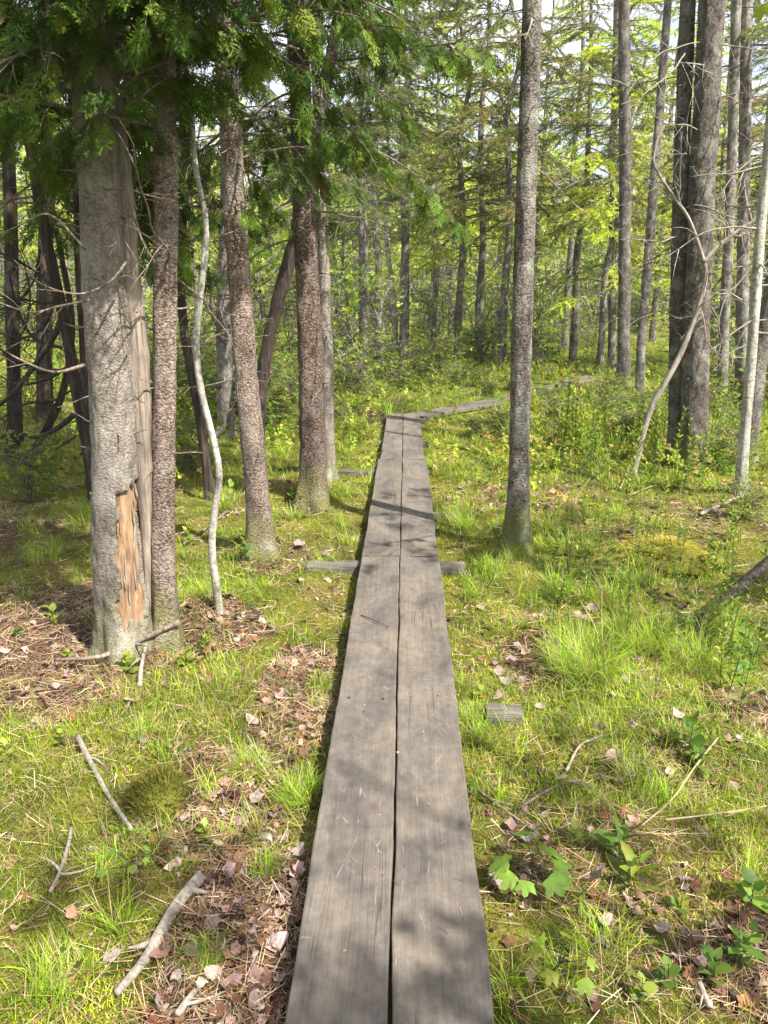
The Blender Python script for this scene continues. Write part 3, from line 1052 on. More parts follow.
# ------------------------------------------------------------------ the cedar and spruce group left of the boardwalk
def big_peeled_tree():
    base = (124, 641)
    b, P = px_path(base, [(118, 560), (112, 400), (104, 270), (100, 180)], 9.5)
    root = empty('spruce_tree', b, 'thick pale spruce trunk with an orange patch of bare wood near its foot', 'tree')
    rr = px_rad(47.5, base)
    ln = float(np.sum(np.linalg.norm(np.diff(P, axis=0), axis=1)))
    m, n = 380, 96
    # finer rings low down
    Q0 = catmull(P, 1500)
    s0 = np.concatenate([[0], np.cumsum(np.linalg.norm(np.diff(Q0, axis=0), axis=1))])
    sl = np.concatenate([np.linspace(0, 3.0, 300), np.linspace(3.05, s0[-1], 80)])
    Q = np.stack([np.interp(sl, s0, Q0[:, k]) for k in range(3)], 1)
    rad = np.interp(sl, [0, 0.6, 3, s0[-1]], [rr * 1.1, rr, rr * 0.74, 0.035])
    tmp = MB()
    V = tube(tmp, Q, rad, n, None, 0.13, 0.5, 5)
    faces = tmp.f[0]
    grid = V[:m * n].reshape(m, n, 3)
    # patch: seen from the camera, between picture columns 116..146 and rows 487..634
    rel = grid - CAM
    dz = rel @ _fw
    sx = 384 + F_PX * (rel @ _rt) / dz
    sy = 512 - F_PX * (rel @ _up) / dz
    axis = Q[:, None, :]
    front = ((grid - axis) @ _fw) < 0.3 * rr
    jag = (vnoise(sx * 0.35, sy * 0.03, seed=3) - 0.5)
    jagv = (vnoise(sy * 0.11, sx * 0 + 3, seed=4) - 0.5) * 7 + (vnoise(sy * 0.4, sx * 0 + 9, seed=14) - 0.5) * 3
    frac = (sy - 487) / (634 - 487)
    lo = 116 + jagv + 2 * frac
    hi = 146 + jagv * 0.6 + 4 * np.clip(frac, 0, 1)
    inside = front & (sx > lo) & (sx < hi) & (sy > 489 + jag * 16 - 10 * (sx > 135)) & (sy < 628 + jag * 26)
    out = grid - axis
    out = out / (np.linalg.norm(out, axis=2, keepdims=True) + 1e-9)
    grid2 = grid - out * (inside * 0.018)[:, :, None]
    V2 = V.copy()
    V2[:m * n] = grid2.reshape(-1, 3)
    infl = inside.reshape(-1)
    allin = infl[faces].all(1)
    mb = MB()
    mb.add(V2, [faces[~allin], tmp.f[1] if len(tmp.f) > 1 else []])
    add_stubs(mb, b, Q, rad, 40, 0.9, 3.2, None, 8)
    mb.build('trunk', M['bark_pale'], root, loc=b)
    mb = MB()
    used = np.unique(faces[allin])
    remap = np.full(len(V2), -1)
    remap[used] = np.arange(len(used))
    mb.add(V2[used], [remap[faces[allin]]])
    o = mb.build('bare_wood_patch', M['bare_wood'], root, loc=b)
    o['label'] = 'orange tan bare wood where the bark has fallen away'
    rs = random.Random(12)
    cand = np.argwhere(inside)
    for _ in range(16):
        r0_, c0_ = cand[rs.randrange(len(cand))]
        ln_ = rs.randrange(6, 26)
        rows = np.arange(r0_, min(r0_ + ln_, m - 1))
        rows = rows[inside[rows, c0_]]
        if len(rows) < 5:
            continue
        off_ = np.linspace(0.0, rs.uniform(0.004, 0.016), len(rows))[:, None]
        if rs.random() < 0.5:
            off_ = off_[::-1]
        sp_ = grid2[rows, c0_] + out[rows, c0_] * off_
        mbs = MB()
        tube(mbs, sp_, np.interp(np.linspace(0, 1, len(rows)), [0, .2, .8, 1], [0.001, 0.004, 0.0035, 0.0008]) * rs.uniform(0.6, 1.4), 6, None, 0.3)
        mbs.build('splinter', M['bare_wood'] if rs.random() < 0.6 else M['dead_grey'], root, loc=b)
    # weathered split slab along its right side
    y0 = b[1]
    S = np.array([aty(147, 640, y0 + .06), aty(147, 560, y0 + .05), aty(143, 450, y0 + .05), aty(138, 350, y0 + .05), aty(131, 270, y0 + .05), aty(124, 170, y0 + 0.05), aty(118, 100, y0 + .05)])
    S2 = catmull(S, 160)
    wpx = np.interp(np.linspace(0, 1, 160), [0, 0.15, 0.35, 0.6, 0.8, 1.0], [0.018, 0.022, 0.042, 0.042, 0.036, 0.02])
    mb = MB()
    tube(mb, S2, wpx, 20, None, 0.28, 0.0, 4)
    mb.build('split_wood', M['slab_wood'], root, loc=b)
    rg = random.Random(3)
    # dead hooked branches (from pixels on the photo's trunk face)
    for pts, r in (([(126, 262), (112, 280), (90, 292), (68, 293), (40, 283), (14, 260)], 0.006), ([(118, 215), (104, 232), (92, 231), (80, 230)], 0.009),
                   ([(121, 225), (119, 238), (112, 246), (103, 247)], 0.005), ([(130, 200), (142, 240), (155, 262)], 0.006), ([(146, 300), (138, 312), (124, 311)], 0.004),
                   ([(104, 190), (128, 189), (150, 196), (176, 201)], 0.005), ([(90, 300), (60, 306), (30, 312), (-8, 300)], 0.006),
                   ([(85, 365), (55, 372), (25, 362), (-10, 342)], 0.008), ([(86, 250), (50, 215), (20, 225), (-10, 240)], 0.006)):
        mb = MB()
        PP = np.array([aty(x, y, b[1] - 0.16 - 0.05 * i) for i, (x, y) in enumerate(pts)])
        q = catmull(PP, 26)
        tube(mb, q, np.linspace(r, 0.0018, 26), 6)
        for _ in range(3):
            i = rg.randrange(6, 24)
            dead_branch(mb, q[i], norm(q[i] - q[i - 1]) + np.array([rg.gauss(0, .5), rg.gauss(0, .5), rg.gauss(0, .5)]), rg.uniform(.06, .2), 0.002, 0.1, 0.15, 1, 1, rg, 4)
        mb.build('dead_branch', M['dead_brown'], root, loc=b)
    # crown
    crown = MB()
    limbs = []
    for i in range(38):
        zz = rg.uniform(2.3, 4.8)
        j = int(np.argmin(np.abs(Q[:, 2] - zz)))
        limbs.append((Q[j], rg.uniform(0, 6.28), rg.uniform(0.5, 1.35), rg.uniform(-0.25, 0.4), rg.uniform(0.1, 0.7), 0.011))
    cedar_limbs(root, b, limbs, M['dead_brown'], crown, seed=21)
    for i in range(14):  # extra limbs above the view, added towards the sun to shade the trunk
        zz = rg.uniform(3.2, 4.5)
        j = int(np.argmin(np.abs(Q[:, 2] - zz)))
        limbs.append((Q[j], rg.uniform(-1.5, 0.1), rg.uniform(0.8, 1.7), rg.uniform(0, 0.3), 0.3, 0.013))
    for i in range(9):
        zz = rg.uniform(2.5, 3.3)
        j = int(np.argmin(np.abs(Q[:, 2] - zz)))
        limbs.append((Q[j], rg.uniform(-2.6, -0.3), rg.uniform(0.35, 0.8), rg.uniform(0.3, 0.6), 0.9, 0.010))
    cedar_limbs(root, b, limbs[-23:], M['dead_brown'], crown, seed=23)
    limbs = []
    for i in range(26):
        zz = rg.uniform(4.5, 9.2)
        j = int(np.argmin(np.abs(Q[:, 2] - zz)))
        limbs.append((Q[j], rg.uniform(0, 6.28), rg.uniform(0.7, 1.7) * (10.5 - zz) / 6, rg.uniform(0, 0.4), 0.4, 0.014))
    wood = MB()
    cedar_limbs(root, b, limbs, None, crown, spray=(0.24, 0.4), dens=12, seed=22, tm=CEDAR_FAR, as_parts=False, wood_mb=wood, twigmul=0.6)
    wood.build('upper_limbs', M['bark_brown'], root, loc=b)
    crown.build('crown', M['cedar'], root, loc=b, smooth_shade=False)


big_peeled_tree()


def left_tree(base, pts, w_px, mat, label, name='cedar_tree', height=9.0, crown=(2.1, 4.8, 22), seed=1, r_top=0.03, flare=0.7, rough=0.15, limb_len=(0.5, 1.3), upper=True, stubs=35, stub_z=(0.6, 3.2),
              dead=6, n=36, low=0.0, az=(0, 6.28), deadmat='dead_brown', taper=0.85, dens=27, sunny=0):
    rg = random.Random(seed)
    b, P = px_path(base, pts, height)
    root = empty(name, b, label, 'tree')
    r0 = px_rad(w_px, base)
    ln = float(np.sum(np.linalg.norm(np.diff(P, axis=0), axis=1)))
    m = int(min(300, max(40, ln / 0.03)))
    Q = catmull(P, m)
    s = np.linspace(0, ln, m)
    rad = np.interp(s, [0, min(3.2, ln * 0.6), ln], [r0, r0 * taper, r_top])
    mb = MB()
    tube(mb, Q, rad, n, None, rough, flare, seed)
    if stubs:
        add_stubs(mb, b, Q, rad, stubs, stub_z[0], stub_z[1], M[deadmat], seed + 50)
    mb.build('trunk', mat, root, loc=b)
    for i in range(dead):
        zz = rg.uniform(1.2, 3.4)
        j = int(np.argmin(np.abs(Q[:, 2] - zz)))
        a = rg.uniform(0, 6.28)
        mb = MB()
        dead_branch(mb, Q[j], (math.cos(a), math.sin(a), rg.uniform(-0.5, 0.3)), rg.uniform(0.4, 1.1), rg.uniform(0.004, 0.008), 0.5, 0.16, 4, 2, rg, 5, curl=0.7)
        mb.build('dead_branch', M[deadmat], root, loc=b)
    if crown:
        cm = MB()
        z0, z1, cnt = crown
        limbs = []
        for i in range(int(cnt * 1.15)):
            zz = z0 + (z1 - z0) * rg.random()
            j = int(np.argmin(np.abs(Q[:, 2] - zz)))
            limbs.append((Q[j], rg.uniform(*az), rg.uniform(*limb_len), rg.uniform(-0.3, 0.35), rg.uniform(0.1, 0.8), 0.010))
        for i in range(sunny // 3):
            zz = rg.uniform(2.6, 3.4) + (b[1] - 4) * 0.18
            j = int(np.argmin(np.abs(Q[:, 2] - zz)))
            limbs.append((Q[j], rg.uniform(-2.6, -0.3), rg.uniform(0.35, 0.9), rg.uniform(0.2, 0.6), 0.9, 0.010))
        if sunny:
            for i in range(sunny):  # added limbs, unseen above the frame, that shade the upper trunk
                zz = rg.uniform(3.2, 4.6) + (b[1] - 4) * 0.25
                j = int(np.argmin(np.abs(Q[:, 2] - zz)))
                limbs.append((Q[j], rg.uniform(-1.5, 0.1), rg.uniform(0.8, 1.7), rg.uniform(0, 0.3), 0.3, 0.013))
        cedar_limbs(root, b, limbs, M['dead_brown'], cm, seed=seed + 100, dens=dens)
        if upper:
            wood = MB()
            limbs = []
            for i in range(20):
                zz = rg.uniform(z1, height - 0.2)
                j = int(np.argmin(np.abs(Q[:, 2] - zz)))
                limbs.append((Q[j], rg.uniform(0, 6.28), rg.uniform(0.6, 1.5) * max(0.35, (height + 1 - zz) / (height + 1 - z1)), rg.uniform(0, 0.4), 0.4, 0.013))
            cedar_limbs(root, b, limbs, None, cm, spray=(0.2, 0.34), dens=10, seed=seed + 200, tm=CEDAR_FAR, as_parts=False, wood_mb=wood, twigmul=0.55)
            wood.build('upper_limbs', M['bark_brown'], root, loc=b)
        cm.build('crown', M['cedar'], root, loc=b, smooth_shade=False)
    return root, b, Q, rad


left_tree((162, 632), [(163, 540), (164, 400), (165, 260), (166, 160)], 25, M['bark_pink'], 'slim pinkish trunk right beside the thick peeled trunk', seed=2, sunny=10, dead=9, crown=(2.3, 4.6, 20), taper=0.8)
left_tree((262, 548), [(256, 480), (249, 410), (243, 330), (237, 240), (232, 150)], 26, M['bark_pink'], 'pale scaly trunk leaning left with moss at its foot', seed=3, sunny=12, dead=9, crown=(2.1, 5.2, 26), limb_len=(0.5, 1.5), taper=0.76)
left_tree((312, 497), [(312, 400), (308, 300), (304, 200), (301, 100)], 29, M['bark_brown'], 'dark brown upright trunk closest to the boardwalk on its shaded side', seed=4, sunny=12, dead=10, crown=(2.5, 5.8, 30), limb_len=(0.6, 1.7), flare=0.5, n=44, taper=0.72)
left_tree((327, 477, ), [(327, 400), (325, 300), (322, 220), (318, 100)], 15, M['bark_pale'], 'slender pale trunk half hidden behind the dark brown trunk', name='spruce_tree', seed=5, crown=None, dead=7, taper=0.75, stubs=30, stub_z=(0.5, 4.5), deadmat='dead_grey')
left_tree((252, 446), [(263, 370), (276, 310), (289, 262), (300, 215)], 15, M['bark_cedar'], 'dark cedar trunk leaning right behind the leaning pale trunk', seed=6, crown=(2.6, 5.5, 20), dead=5, height=7.0, upper=False, limb_len=(0.6, 1.5), deadmat='dead_dark')
left_tree((98, 500), [(87, 445), (76, 390), (66, 330), (54, 275), (42, 215)], 12, M['bark_cedar'], 'thin dark crooked cedar stem left of the thick peeled trunk', seed=7, crown=(1.9, 4.6, 26), dead=9, height=6.5, upper=False, limb_len=(0.6, 1.5), deadmat='dead_dark', r_top=0.02)
left_tree((90, 490), [(88, 420), (84, 340), (80, 270), (78, 200)], 11, M['bark_cedar'], 'straight blackish cedar stem just behind the thick peeled trunk', seed=8, crown=(2.2, 5.0, 22), dead=7, height=7.5, upper=False, limb_len=(0.6, 1.6), deadmat='dead_dark', r_top=0.02)
left_tree((212, 500), [(203, 440), (193, 380), (184, 330), (180, 270), (184, 200)], 10, M['bark_cedar'], 'thin dark curving cedar stem between the pinkish trunk and white sapling', seed=9, crown=(2.2, 5.0, 18), dead=7, height=7.0, upper=False, limb_len=(0.5, 1.4), deadmat='dead_dark', r_top=0.02)
left_tree((226, 438), [(225, 380), (224, 320), (226, 240)], 17, M['bark_far'], 'greyish trunk standing back behind the white sapling', name='spruce_tree', seed=10, crown=(3.0, 6.0, 16), dead=8, height=8.0, upper=False, limb_len=(0.7, 1.6), stubs=20)
left_tree((14, 455), [(14, 380), (12, 300), (10, 200)], 15, M['bark_cedar'], 'dark cedar trunk at the left edge behind arching dead branches', seed=12, crown=(2.7, 5.0, 14), upper=False, dead=9, height=8.0, limb_len=(0.7, 1.9), deadmat='dead_dark')
left_tree((44, 420), [(44, 330), (46, 240)], 17, M['bark_cedar'], 'far dark cedar behind the crooked stem and dead branches', seed=14, crown=(3.8, 6, 12), upper=False, dead=8, height=9.0, limb_len=(0.8, 2.1), deadmat='dead_dark')

# white curving sapling
def arching_branches():
    base = (20, 470)
    b = on_ground(*base)
    yy = b[1]
    root = empty('dead_cedar', b, 'leafless dark cedar whose arching dead branches fill the gap at the left edge', 'tree')
    mb = MB()
    tube(mb, catmull(np.array([b - (0, 0, .05), aty(60, 400, yy), aty(72, 330, yy + .1), aty(64, 270, yy + .2), aty(50, 200, yy + .3)]), 60), np.linspace(0.042, 0.02, 60), 12, None, 0.15, 0.3, 2)
    mb.build('trunk', M['bark_cedar'], root, loc=b)
    rg = random.Random(41)
    for pts, r in (([(0, 438), (14, 432), (36, 437), (58, 428), (74, 415)], 0.020), ([(-6, 410), (14, 392), (34, 366), (52, 340), (62, 318)], 0.022), ([(-6, 345), (20, 362), (44, 372), (72, 368)], 0.014),
                   ([(8, 270), (18, 310), (34, 338), (62, 348)], 0.013), ([(-4, 332), (22, 338), (44, 326), (54, 300), (50, 270)], 0.011), ([(0, 296), (26, 300), (56, 303), (84, 302)], 0.010),
                   ([(-6, 372), (18, 384), (46, 380), (70, 366)], 0.009), ([(0, 316), (18, 302), (34, 280), (40, 250)], 0.009), ([(4, 402), (24, 380), (40, 350), (44, 320)], 0.007), ([(-4, 455), (20, 448), (48, 452), (76, 436)], 0.008), ([(-6, 250), (20, 262), (48, 282), (70, 316)], 0.009), ([(-6, 480), (24, 470), (50, 474), (84, 452)], 0.007), ([(2, 356), (24, 330), (30, 296), (24, 262)], 0.009), ([(-6, 424), (26, 404), (50, 402), (72, 390)], 0.008)):
        mb = MB()
        dy = rg.uniform(-0.5, 0.4)
        q = catmull(np.array([aty(x, y, yy + dy) for x, y in pts]), 36)
        tube(mb, q, np.linspace(r * 0.7, r * 1.35, 36), 7, None, 0.12)
        for _ in range(15):
            i = rg.randrange(2, 33)
            dead_branch(mb, q[i], norm(q[i - 1] - q[i]) + np.array([rg.gauss(0, .6), rg.gauss(0, .6), rg.gauss(0, .6)]), rg.uniform(.2, .7), 0.005, 0.2, 0.15, 3, 1, rg, 4, curl=0.6)
        mb.build('dead_branch', M['dead_dark'], root, loc=b)


arching_branches()


def white_sapling():
    base = (221, 612)
    b, P = px_path(base, [(216, 585), (212, 550), (214, 515), (219, 475), (212, 435), (202, 395), (196, 350), (199, 305), (205, 255), (205, 215), (196, 170), (192, 110)], 3.6)
    root = empty('birch_sapling', b, 'thin white crooked sapling standing in front of the leaning pale trunk', 'tree')
    m = 150
    Q = catmull(P, m)
    mb = MB()
    r0 = px_rad(8.5, base)
    rad = np.interp(np.linspace(0, 1, m), [0, 0.35, 0.6, 1], [r0, r0 * 0.8, r0 * 0.5, 0.006])
    tube(mb, Q, rad, 16, None, 0.12, 0.35, 2)
    mb.build('trunk', M['birch'], root, loc=b)
    rg = random.Random(77)
    for i in range(9):
        j = rg.randrange(45, 140)
        a = rg.uniform(0, 6.28)
        mb = MB()
        dead_branch(mb, Q[j], (math.cos(a), math.sin(a), rg.uniform(0, 0.6)), rg.uniform(0.25, 0.6), 0.004, 0.2, 0.14, 3, 2, rg, 5)
        mb.build('branch', M['dead_brown'], root, loc=b)
    crown = MB()
    pos = [Q[rg.randrange(110, 149)] + np.array([rg.gauss(0, .2), rg.gauss(0, .2), rg.gauss(0, .1)]) for _ in range(40)]
    d = RNG.normal(0, 1, (40, 3)) + (0, 0, 0.3)
    scatter_on(crown, LEAFTWIGS, pos, d, np.tile((0.1, 0.2, 1.0), (40, 1)), RNG.uniform(0.1, 0.18, 40), jitter_col(LEAF_COLS, 40, 0.2))
    crown.build('crown', M['leaf'], root, loc=b, smooth_shade=False)


white_sapling()

# cedar stump-like pale shoot leaning behind the pinkish trunk
def pole_from_px(name, label, cat, pts, r0, r1, mat, grounded=0, group=None, n=12, lift=0.012, rough=0.38, twigs=1, seed=0):
    """A stick lying on the ground (all pixels grounded)."""
    P = []
    for (x, y) in pts:
        p = on_ground(x, y)
        p[2] += lift
        P.append(p)
    P = np.array(P)
    c = P.mean(0)
    m = max(12, int(np.sum(np.linalg.norm(np.diff(P, axis=0), axis=1)) / 0.025))
    Q = catmull(P, m)
    mb = MB()
    tube(mb, Q, np.linspace(r0, r1, m), n, None, rough, 0, seed)
    rg = random.Random(seed)
    for _ in range(twigs):
        i = rg.randrange(m // 4, m - 2)
        d = norm(Q[i + 1] - Q[i])
        dead_branch(mb, Q[i], d * 0.6 + np.array([rg.gauss(0, .6), rg.gauss(0, .6), rg.uniform(0, .3)]), rg.uniform(0.06, 0.16), r1 * 0.8, 0.2, 0.12, 0, 0, rg, 5)
    o = mb.build(name, mat, None, loc=c)
    return tag(o, label, cat, group)


G_ST = 'fallen sticks and twigs'
pole_from_px('fallen_stick', 'bleached pale stick lying in grass near the bottom left corner', 'stick', [(117, 1000), (148, 962), (172, 918), (201, 882)], 0.011, 0.017, M['dead_grey'], group=G_ST, lift=0.02, rough=0.5, twigs=2, seed=1)
pole_from_px('fallen_stick', 'straight pale brown stick pointing down towards mossy lump', 'stick', [(78, 742), (92, 770), (112, 806), (132, 836)], 0.010, 0.007, M['dead_grey'], group=G_ST, lift=0.025, seed=2)
pole_from_px('fallen_stick', 'small forked tan twig in grass close to the left edge', 'stick', [(52, 900), (62, 878), (70, 850), (72, 836)], 0.005, 0.007, M['dead_grey'], group=G_ST, lift=0.03, twigs=2, seed=3)
pole_from_px('fallen_stick', 'brown branch lying across the foot of the pinkish trunk', 'stick', [(56, 672), (95, 670), (120, 662), (150, 648), (180, 634)], 0.008, 0.017, M['dead_brown'], group=G_ST, lift=0.06, twigs=2, seed=4)
pole_from_px('fallen_stick', 'short stub of pale root beside bare wood patch', 'stick', [(140, 690), (142, 668), (148, 640)], 0.012, 0.008, M['dead_grey'], group=G_ST, lift=0.02, seed=5)
pole_from_px('fallen_stick', 'straight dry stem crossing moss below leafy forbs', 'stick', [(640, 842), (670, 815), (694, 780), (716, 752)], 0.0022, 0.0032, M['straw'], group=G_ST, lift=0.06, seed=6)
pole_from_px('fallen_stick', 'long thin straw stalk lying level near the right edge', 'stick', [(664, 836), (705, 831), (764, 822)], 0.0026, 0.002, M['straw'], group=G_ST, lift=0.06, seed=7)
pole_from_px('fallen_stick', 'thin curved twig beside the boardwalk below the grey sleeper end', 'stick', [(478, 798), (510, 822), (538, 842)], 0.005, 0.004, M['dead_brown'], group=G_ST, lift=0.03, seed=8)
pole_from_px('fallen_stick', 'slim brown twig slanting through brown litter right of boardwalk', 'stick', [(518, 816), (552, 795), (582, 787)], 0.004, 0.004, M['dead_brown'], group=G_ST, lift=0.03, seed=9)
pole_from_px('fallen_stick', 'bent tan twig in orange moss uphill of maple seedling', 'stick', [(566, 778), (580, 752), (602, 742)], 0.004, 0.003, M['dead_grey'], group=G_ST, lift=0.03, seed=10)
pole_from_px('fallen_stick', 'pale stick lying flat near the foot of the white birch', 'stick', [(700, 518), (722, 508), (744, 498)], 0.012, 0.012, M['dead_grey'], group=G_ST, lift=0.03, seed=11)
pole_from_px('fallen_stick', 'pair-leaning dry stalk between sedge tuft and fern stand', 'stick', [(620, 494), (628, 474), (632, 462)], 0.006, 0.005, M['straw'], group=G_ST, lift=0.05, seed=12)
pole_from_px('fallen_stick', 'long pale dry stalk lying behind yellow moss hump', 'stick', [(632, 500), (650, 492), (668, 486)], 0.005, 0.005, M['straw'], group=G_ST, lift=0.05, seed=13)
pole_from_px('fallen_stick', 'tiny twig on dead leaves against the boardwalk edge', 'stick', [(246, 740), (265, 768), (282, 768)], 0.003, 0.004, M['dead_grey'], group=G_ST, lift=0.03, seed=14)
pole_from_px('fallen_stick', 'cut pale stick end in leaf litter at the bottom edge', 'stick', [(178, 1024), (188, 1010), (196, 1000)], 0.008, 0.007, M['dead_grey'], group=G_ST, lift=0.03, seed=15)
pole_from_px('fallen_stick', 'short white stick upright in dark litter at bottom right', 'stick', [(698, 992), (703, 1004), (708, 1016)], 0.007, 0.006, M['dead_grey'], group=G_ST, lift=0.03, seed=16)
pole_from_px('fallen_stick', 'long brown stick lying on needles behind the white sapling', 'stick', [(184, 548), (205, 533), (228, 514)], 0.010, 0.008, M['dead_brown'], group=G_ST, lift=0.03, seed=17)

def dry_stalk(px, py, tipx, tipy, label, r=0.003):
    b = on_ground(px, py)
    t = aty(tipx, tipy, b[1] + random.uniform(-.05, .15))
    Q = catmull([b - (0, 0, .02), (b + t) / 2 + np.array([random.gauss(0, .015), random.gauss(0, .015), 0]), t], 16)
    mb = MB()
    tube(mb, Q, np.linspace(r, r * 0.5, 16), 6)
    tag(mb.build('dry_stalk', M['straw'], None, loc=b), label, 'stalk', 'dry standing stalks')


for (a_, b_, c_, d_, lab, r_) in ((548, 440, 546, 398, 'upright pale dry stalk right of the single grey trunk', 0.006), (556, 446, 560, 404, 'second dry stalk in the pale pair near single trunk', 0.006), (540, 436, 526, 410, 'dry stalk leaning towards the single grey trunk', 0.006),
                             (600, 655, 581, 602, 'dry stalk leaning left out of the large sedge tuft', 0.004), (606, 668, 602, 585, 'tall thin grey stalk in the large sedge tuft', 0.0035), (692, 676, 676, 614, 'pale dry stalk beside the propped mossy pole', 0.004),
                             (618, 560, 640, 540, 'short dry stalk slanting over yellow moss', 0.004), (574, 500, 590, 478, 'thin dry stalk leaning right in the low grass', 0.004), (610, 480, 604, 440, 'pale dry stalk among tall leafy stems', 0.005)):
    dry_stalk(a_, b_, c_, d_, lab, r_)


# twig on the boards
def board_twig():
    P = np.array([at(361, 615, BOARD_Z + 0.008), at(374, 620, BOARD_Z + 0.011), at(389, 627, BOARD_Z + 0.008)])
    mb = MB()
    tube(mb, catmull(P, 14), np.linspace(0.003, 0.002, 14), 6)
    tag(mb.build('twig', M['dead_dark'], None, loc=P.mean(0)), 'small dark twig lying across the left plank', 'twig')


board_twig()

# leaning fallen log at right
def fallen_log():
    a = on_ground(694, 632)
    b = aty(790, 545, a[1] + 0.35)
    b[2] = max(b[2], 0.2)
    P = np.array([a + (0, 0, 0.02), a * 0.5 + b * 0.5 + (0, 0, 0.02), b, b + (b - a) * 0.8])
    Q = catmull(P, 60)
    root = empty('fallen_log', a, 'dark mossy fallen pole propped up at the right edge', 'log')
    mb = MB()
    tube(mb, Q, np.linspace(0.026, 0.040, 60), 16, None, 0.22, 0, 3)
    mb.build('trunk', M['log'], root, loc=a)
    rg = random.Random(4)
    mb = MB()
    dead_branch(mb, Q[6], (-0.8, -0.2, 0.1), 0.4, 0.006, 0.2, 0.1, 3, 1, rg, 5)
    mb.build('broken_branch', M['dead_grey'], root, loc=a)


fallen_log()

# ------------------------------------------------------------------ right-hand trunks
def right_tree(base, pts, w_px, mat, label, name='spruce_tree', height=11, seed=1, taper=0.88, stubs=40, stub_z=(0.5, 5), dead=10, dz=(1.5, 5.0), dlen=(0.5, 1.4), deadmat='dead_grey', crown=True,
               r_top=0.04, cz=5.5, flare=0.55, n=36, cols=SPRUCE_COLS, rough=0.13, cfar=True, clen=1.6, leafy=0.9, nlimb=11):
    rg = random.Random(seed)
    b, P = px_path(base, pts, height)
    root = empty(name, b, label, 'tree')
    r0 = px_rad(w_px, base)
    ln = float(np.sum(np.linalg.norm(np.diff(P, axis=0), axis=1)))
    m = int(min(320, max(40, ln / 0.035)))
    Q = catmull(P, m)
    s = np.linspace(0, ln, m)
    rad = np.interp(s, [0, min(4.0, ln * 0.6), ln], [r0, r0 * taper, r_top])
    mb = MB()
    tube(mb, Q, rad, n, None, rough, flare, seed)
    if stubs:
        add_stubs(mb, b, Q, rad, stubs, stub_z[0], stub_z[1], M[deadmat], seed + 50)
    mb.build('trunk', mat, root, loc=b)
    for i in range(dead):
        zz = rg.uniform(*dz)
        j = int(np.argmin(np.abs(Q[:, 2] - zz)))
        a = rg.uniform(0, 6.28)
        mb = MB()
        dead_branch(mb, Q[j], (math.cos(a), math.sin(a), rg.uniform(-0.35, 0.25)), rg.uniform(*dlen), rg.uniform(0.005, 0.010), 0.25, 0.12, 5, 2, rg, 5)
        mb.build('dead_branch', M[deadmat], root, loc=b)
    if crown:
        cm, wood = MB(), MB()
        limbs = []
        for i in range(nlimb):
            zz = rg.uniform(cz, height - 0.1)
            j = int(np.argmin(np.abs(Q[:, 2] - zz)))
            limbs.append((Q[j], rg.uniform(0, 6.28), rg.uniform(0.6, 1.0) * clen * max(0.25, (height + 0.8 - zz) / (height + .8 - cz)), rg.uniform(-0.15, 0.3), 0.35, 0.014, leafy))
        needle_limbs(limbs, wood, cm, seed + 300, cols, NEEDLES_FAR if cfar else NEEDLES, tw=(0.28, 0.5), dens=9)
        wood.build('upper_limbs', M['bark_far'], root, loc=b)
        cm.build('crown', M['needle'], root, loc=b, smooth_shade=False)
    return root, b, Q, rad


right_tree((517, 538), [(519, 460), (522, 330), (526, 200), (530, 80), (532, 0)], 23, M['bark_grey'], 'single straight grey trunk standing alone right beside the boardwalk', seed=31, taper=0.72, dead=5, dz=(2.4, 5), stubs=26, cz=6.0, stub_z=(1.5, 5), dlen=(0.3, 0.8))
right_tree((678, 458), [(677, 380), (679, 250), (683, 120), (688, 0)], 17.5, M['bark_shaded'], 'upright shade-darkened grey spruce left of the thickest right-hand trunk', seed=32, taper=0.82, dead=12, cz=5.2, stubs=60)
right_tree((695, 454), [(695, 380), (699, 250), (706, 120), (712, 0)], 28, M['bark_shaded'], 'thickest grey spruce trunk of the right-hand clump', seed=33, taper=0.85, dead=14, cz=5.5, stubs=80, n=48)
right_tree((741, 492), [(745, 430), (752, 350), (759, 250), (768, 150), (778, 40)], 11, M['birch'], 'thin white birch at the right edge', name='birch_tree', seed=34, taper=0.8, dead=7, dz=(1.1, 3.2), dlen=(0.4, 0.9), deadmat='dead_grey', stubs=8, cz=4.5, height=8, clen=1.0, r_top=0.012, cols=LEAF_COLS)
right_tree((748, 462), [(752, 420), (760, 360), (770, 300), (784, 220)], 17, M['bark_grey'], 'grey trunk leaning right behind the thin white birch', seed=35, dead=9, cz=5.0, height=9, clen=1.3)
right_tree((640, 404, ), [(641, 350), (648, 260), (655, 170), (662, 80), (668, 0)], 10, M['bark_far'], 'slender grey tree leaning right beside the far stout pair', seed=36, dead=10, dz=(2.5, 8), dlen=(0.6, 1.6), cz=6.5, height=10, clen=1.3, r_top=0.02)
right_tree((624, 388), [(624, 320), (625, 220), (625, 120), (624, 0)], 14, M['bark_shaded'], 'stout dark trunk standing farther back past the bend', seed=37, dead=22, dz=(2.4, 9), dlen=(0.9, 2.6), cz=4.2, height=13, clen=2.8, nlimb=20, stubs=40, stub_z=(1, 8), deadmat='dead_brown')
right_tree((742, 412), [(742, 330), (744, 200), (746, 60), (748, -20)], 13, M['bark_far'], 'narrow grey trunk behind the right-hand clump', seed=38, dead=16, dz=(2, 7), dlen=(0.7, 2.0), cz=4.5, height=12, clen=2.0, nlimb=18, stubs=30, stub_z=(1, 7))
right_tree((722, 420), [(724, 330), (728, 250), (732, 150), (736, 20)], 11, M['bark_far'], 'thin dark trunk just visible behind the thickest spruce', seed=39, dead=14, dz=(2, 6.5), dlen=(0.7, 1.8), cz=6.4, height=11, deadmat='dead_brown')
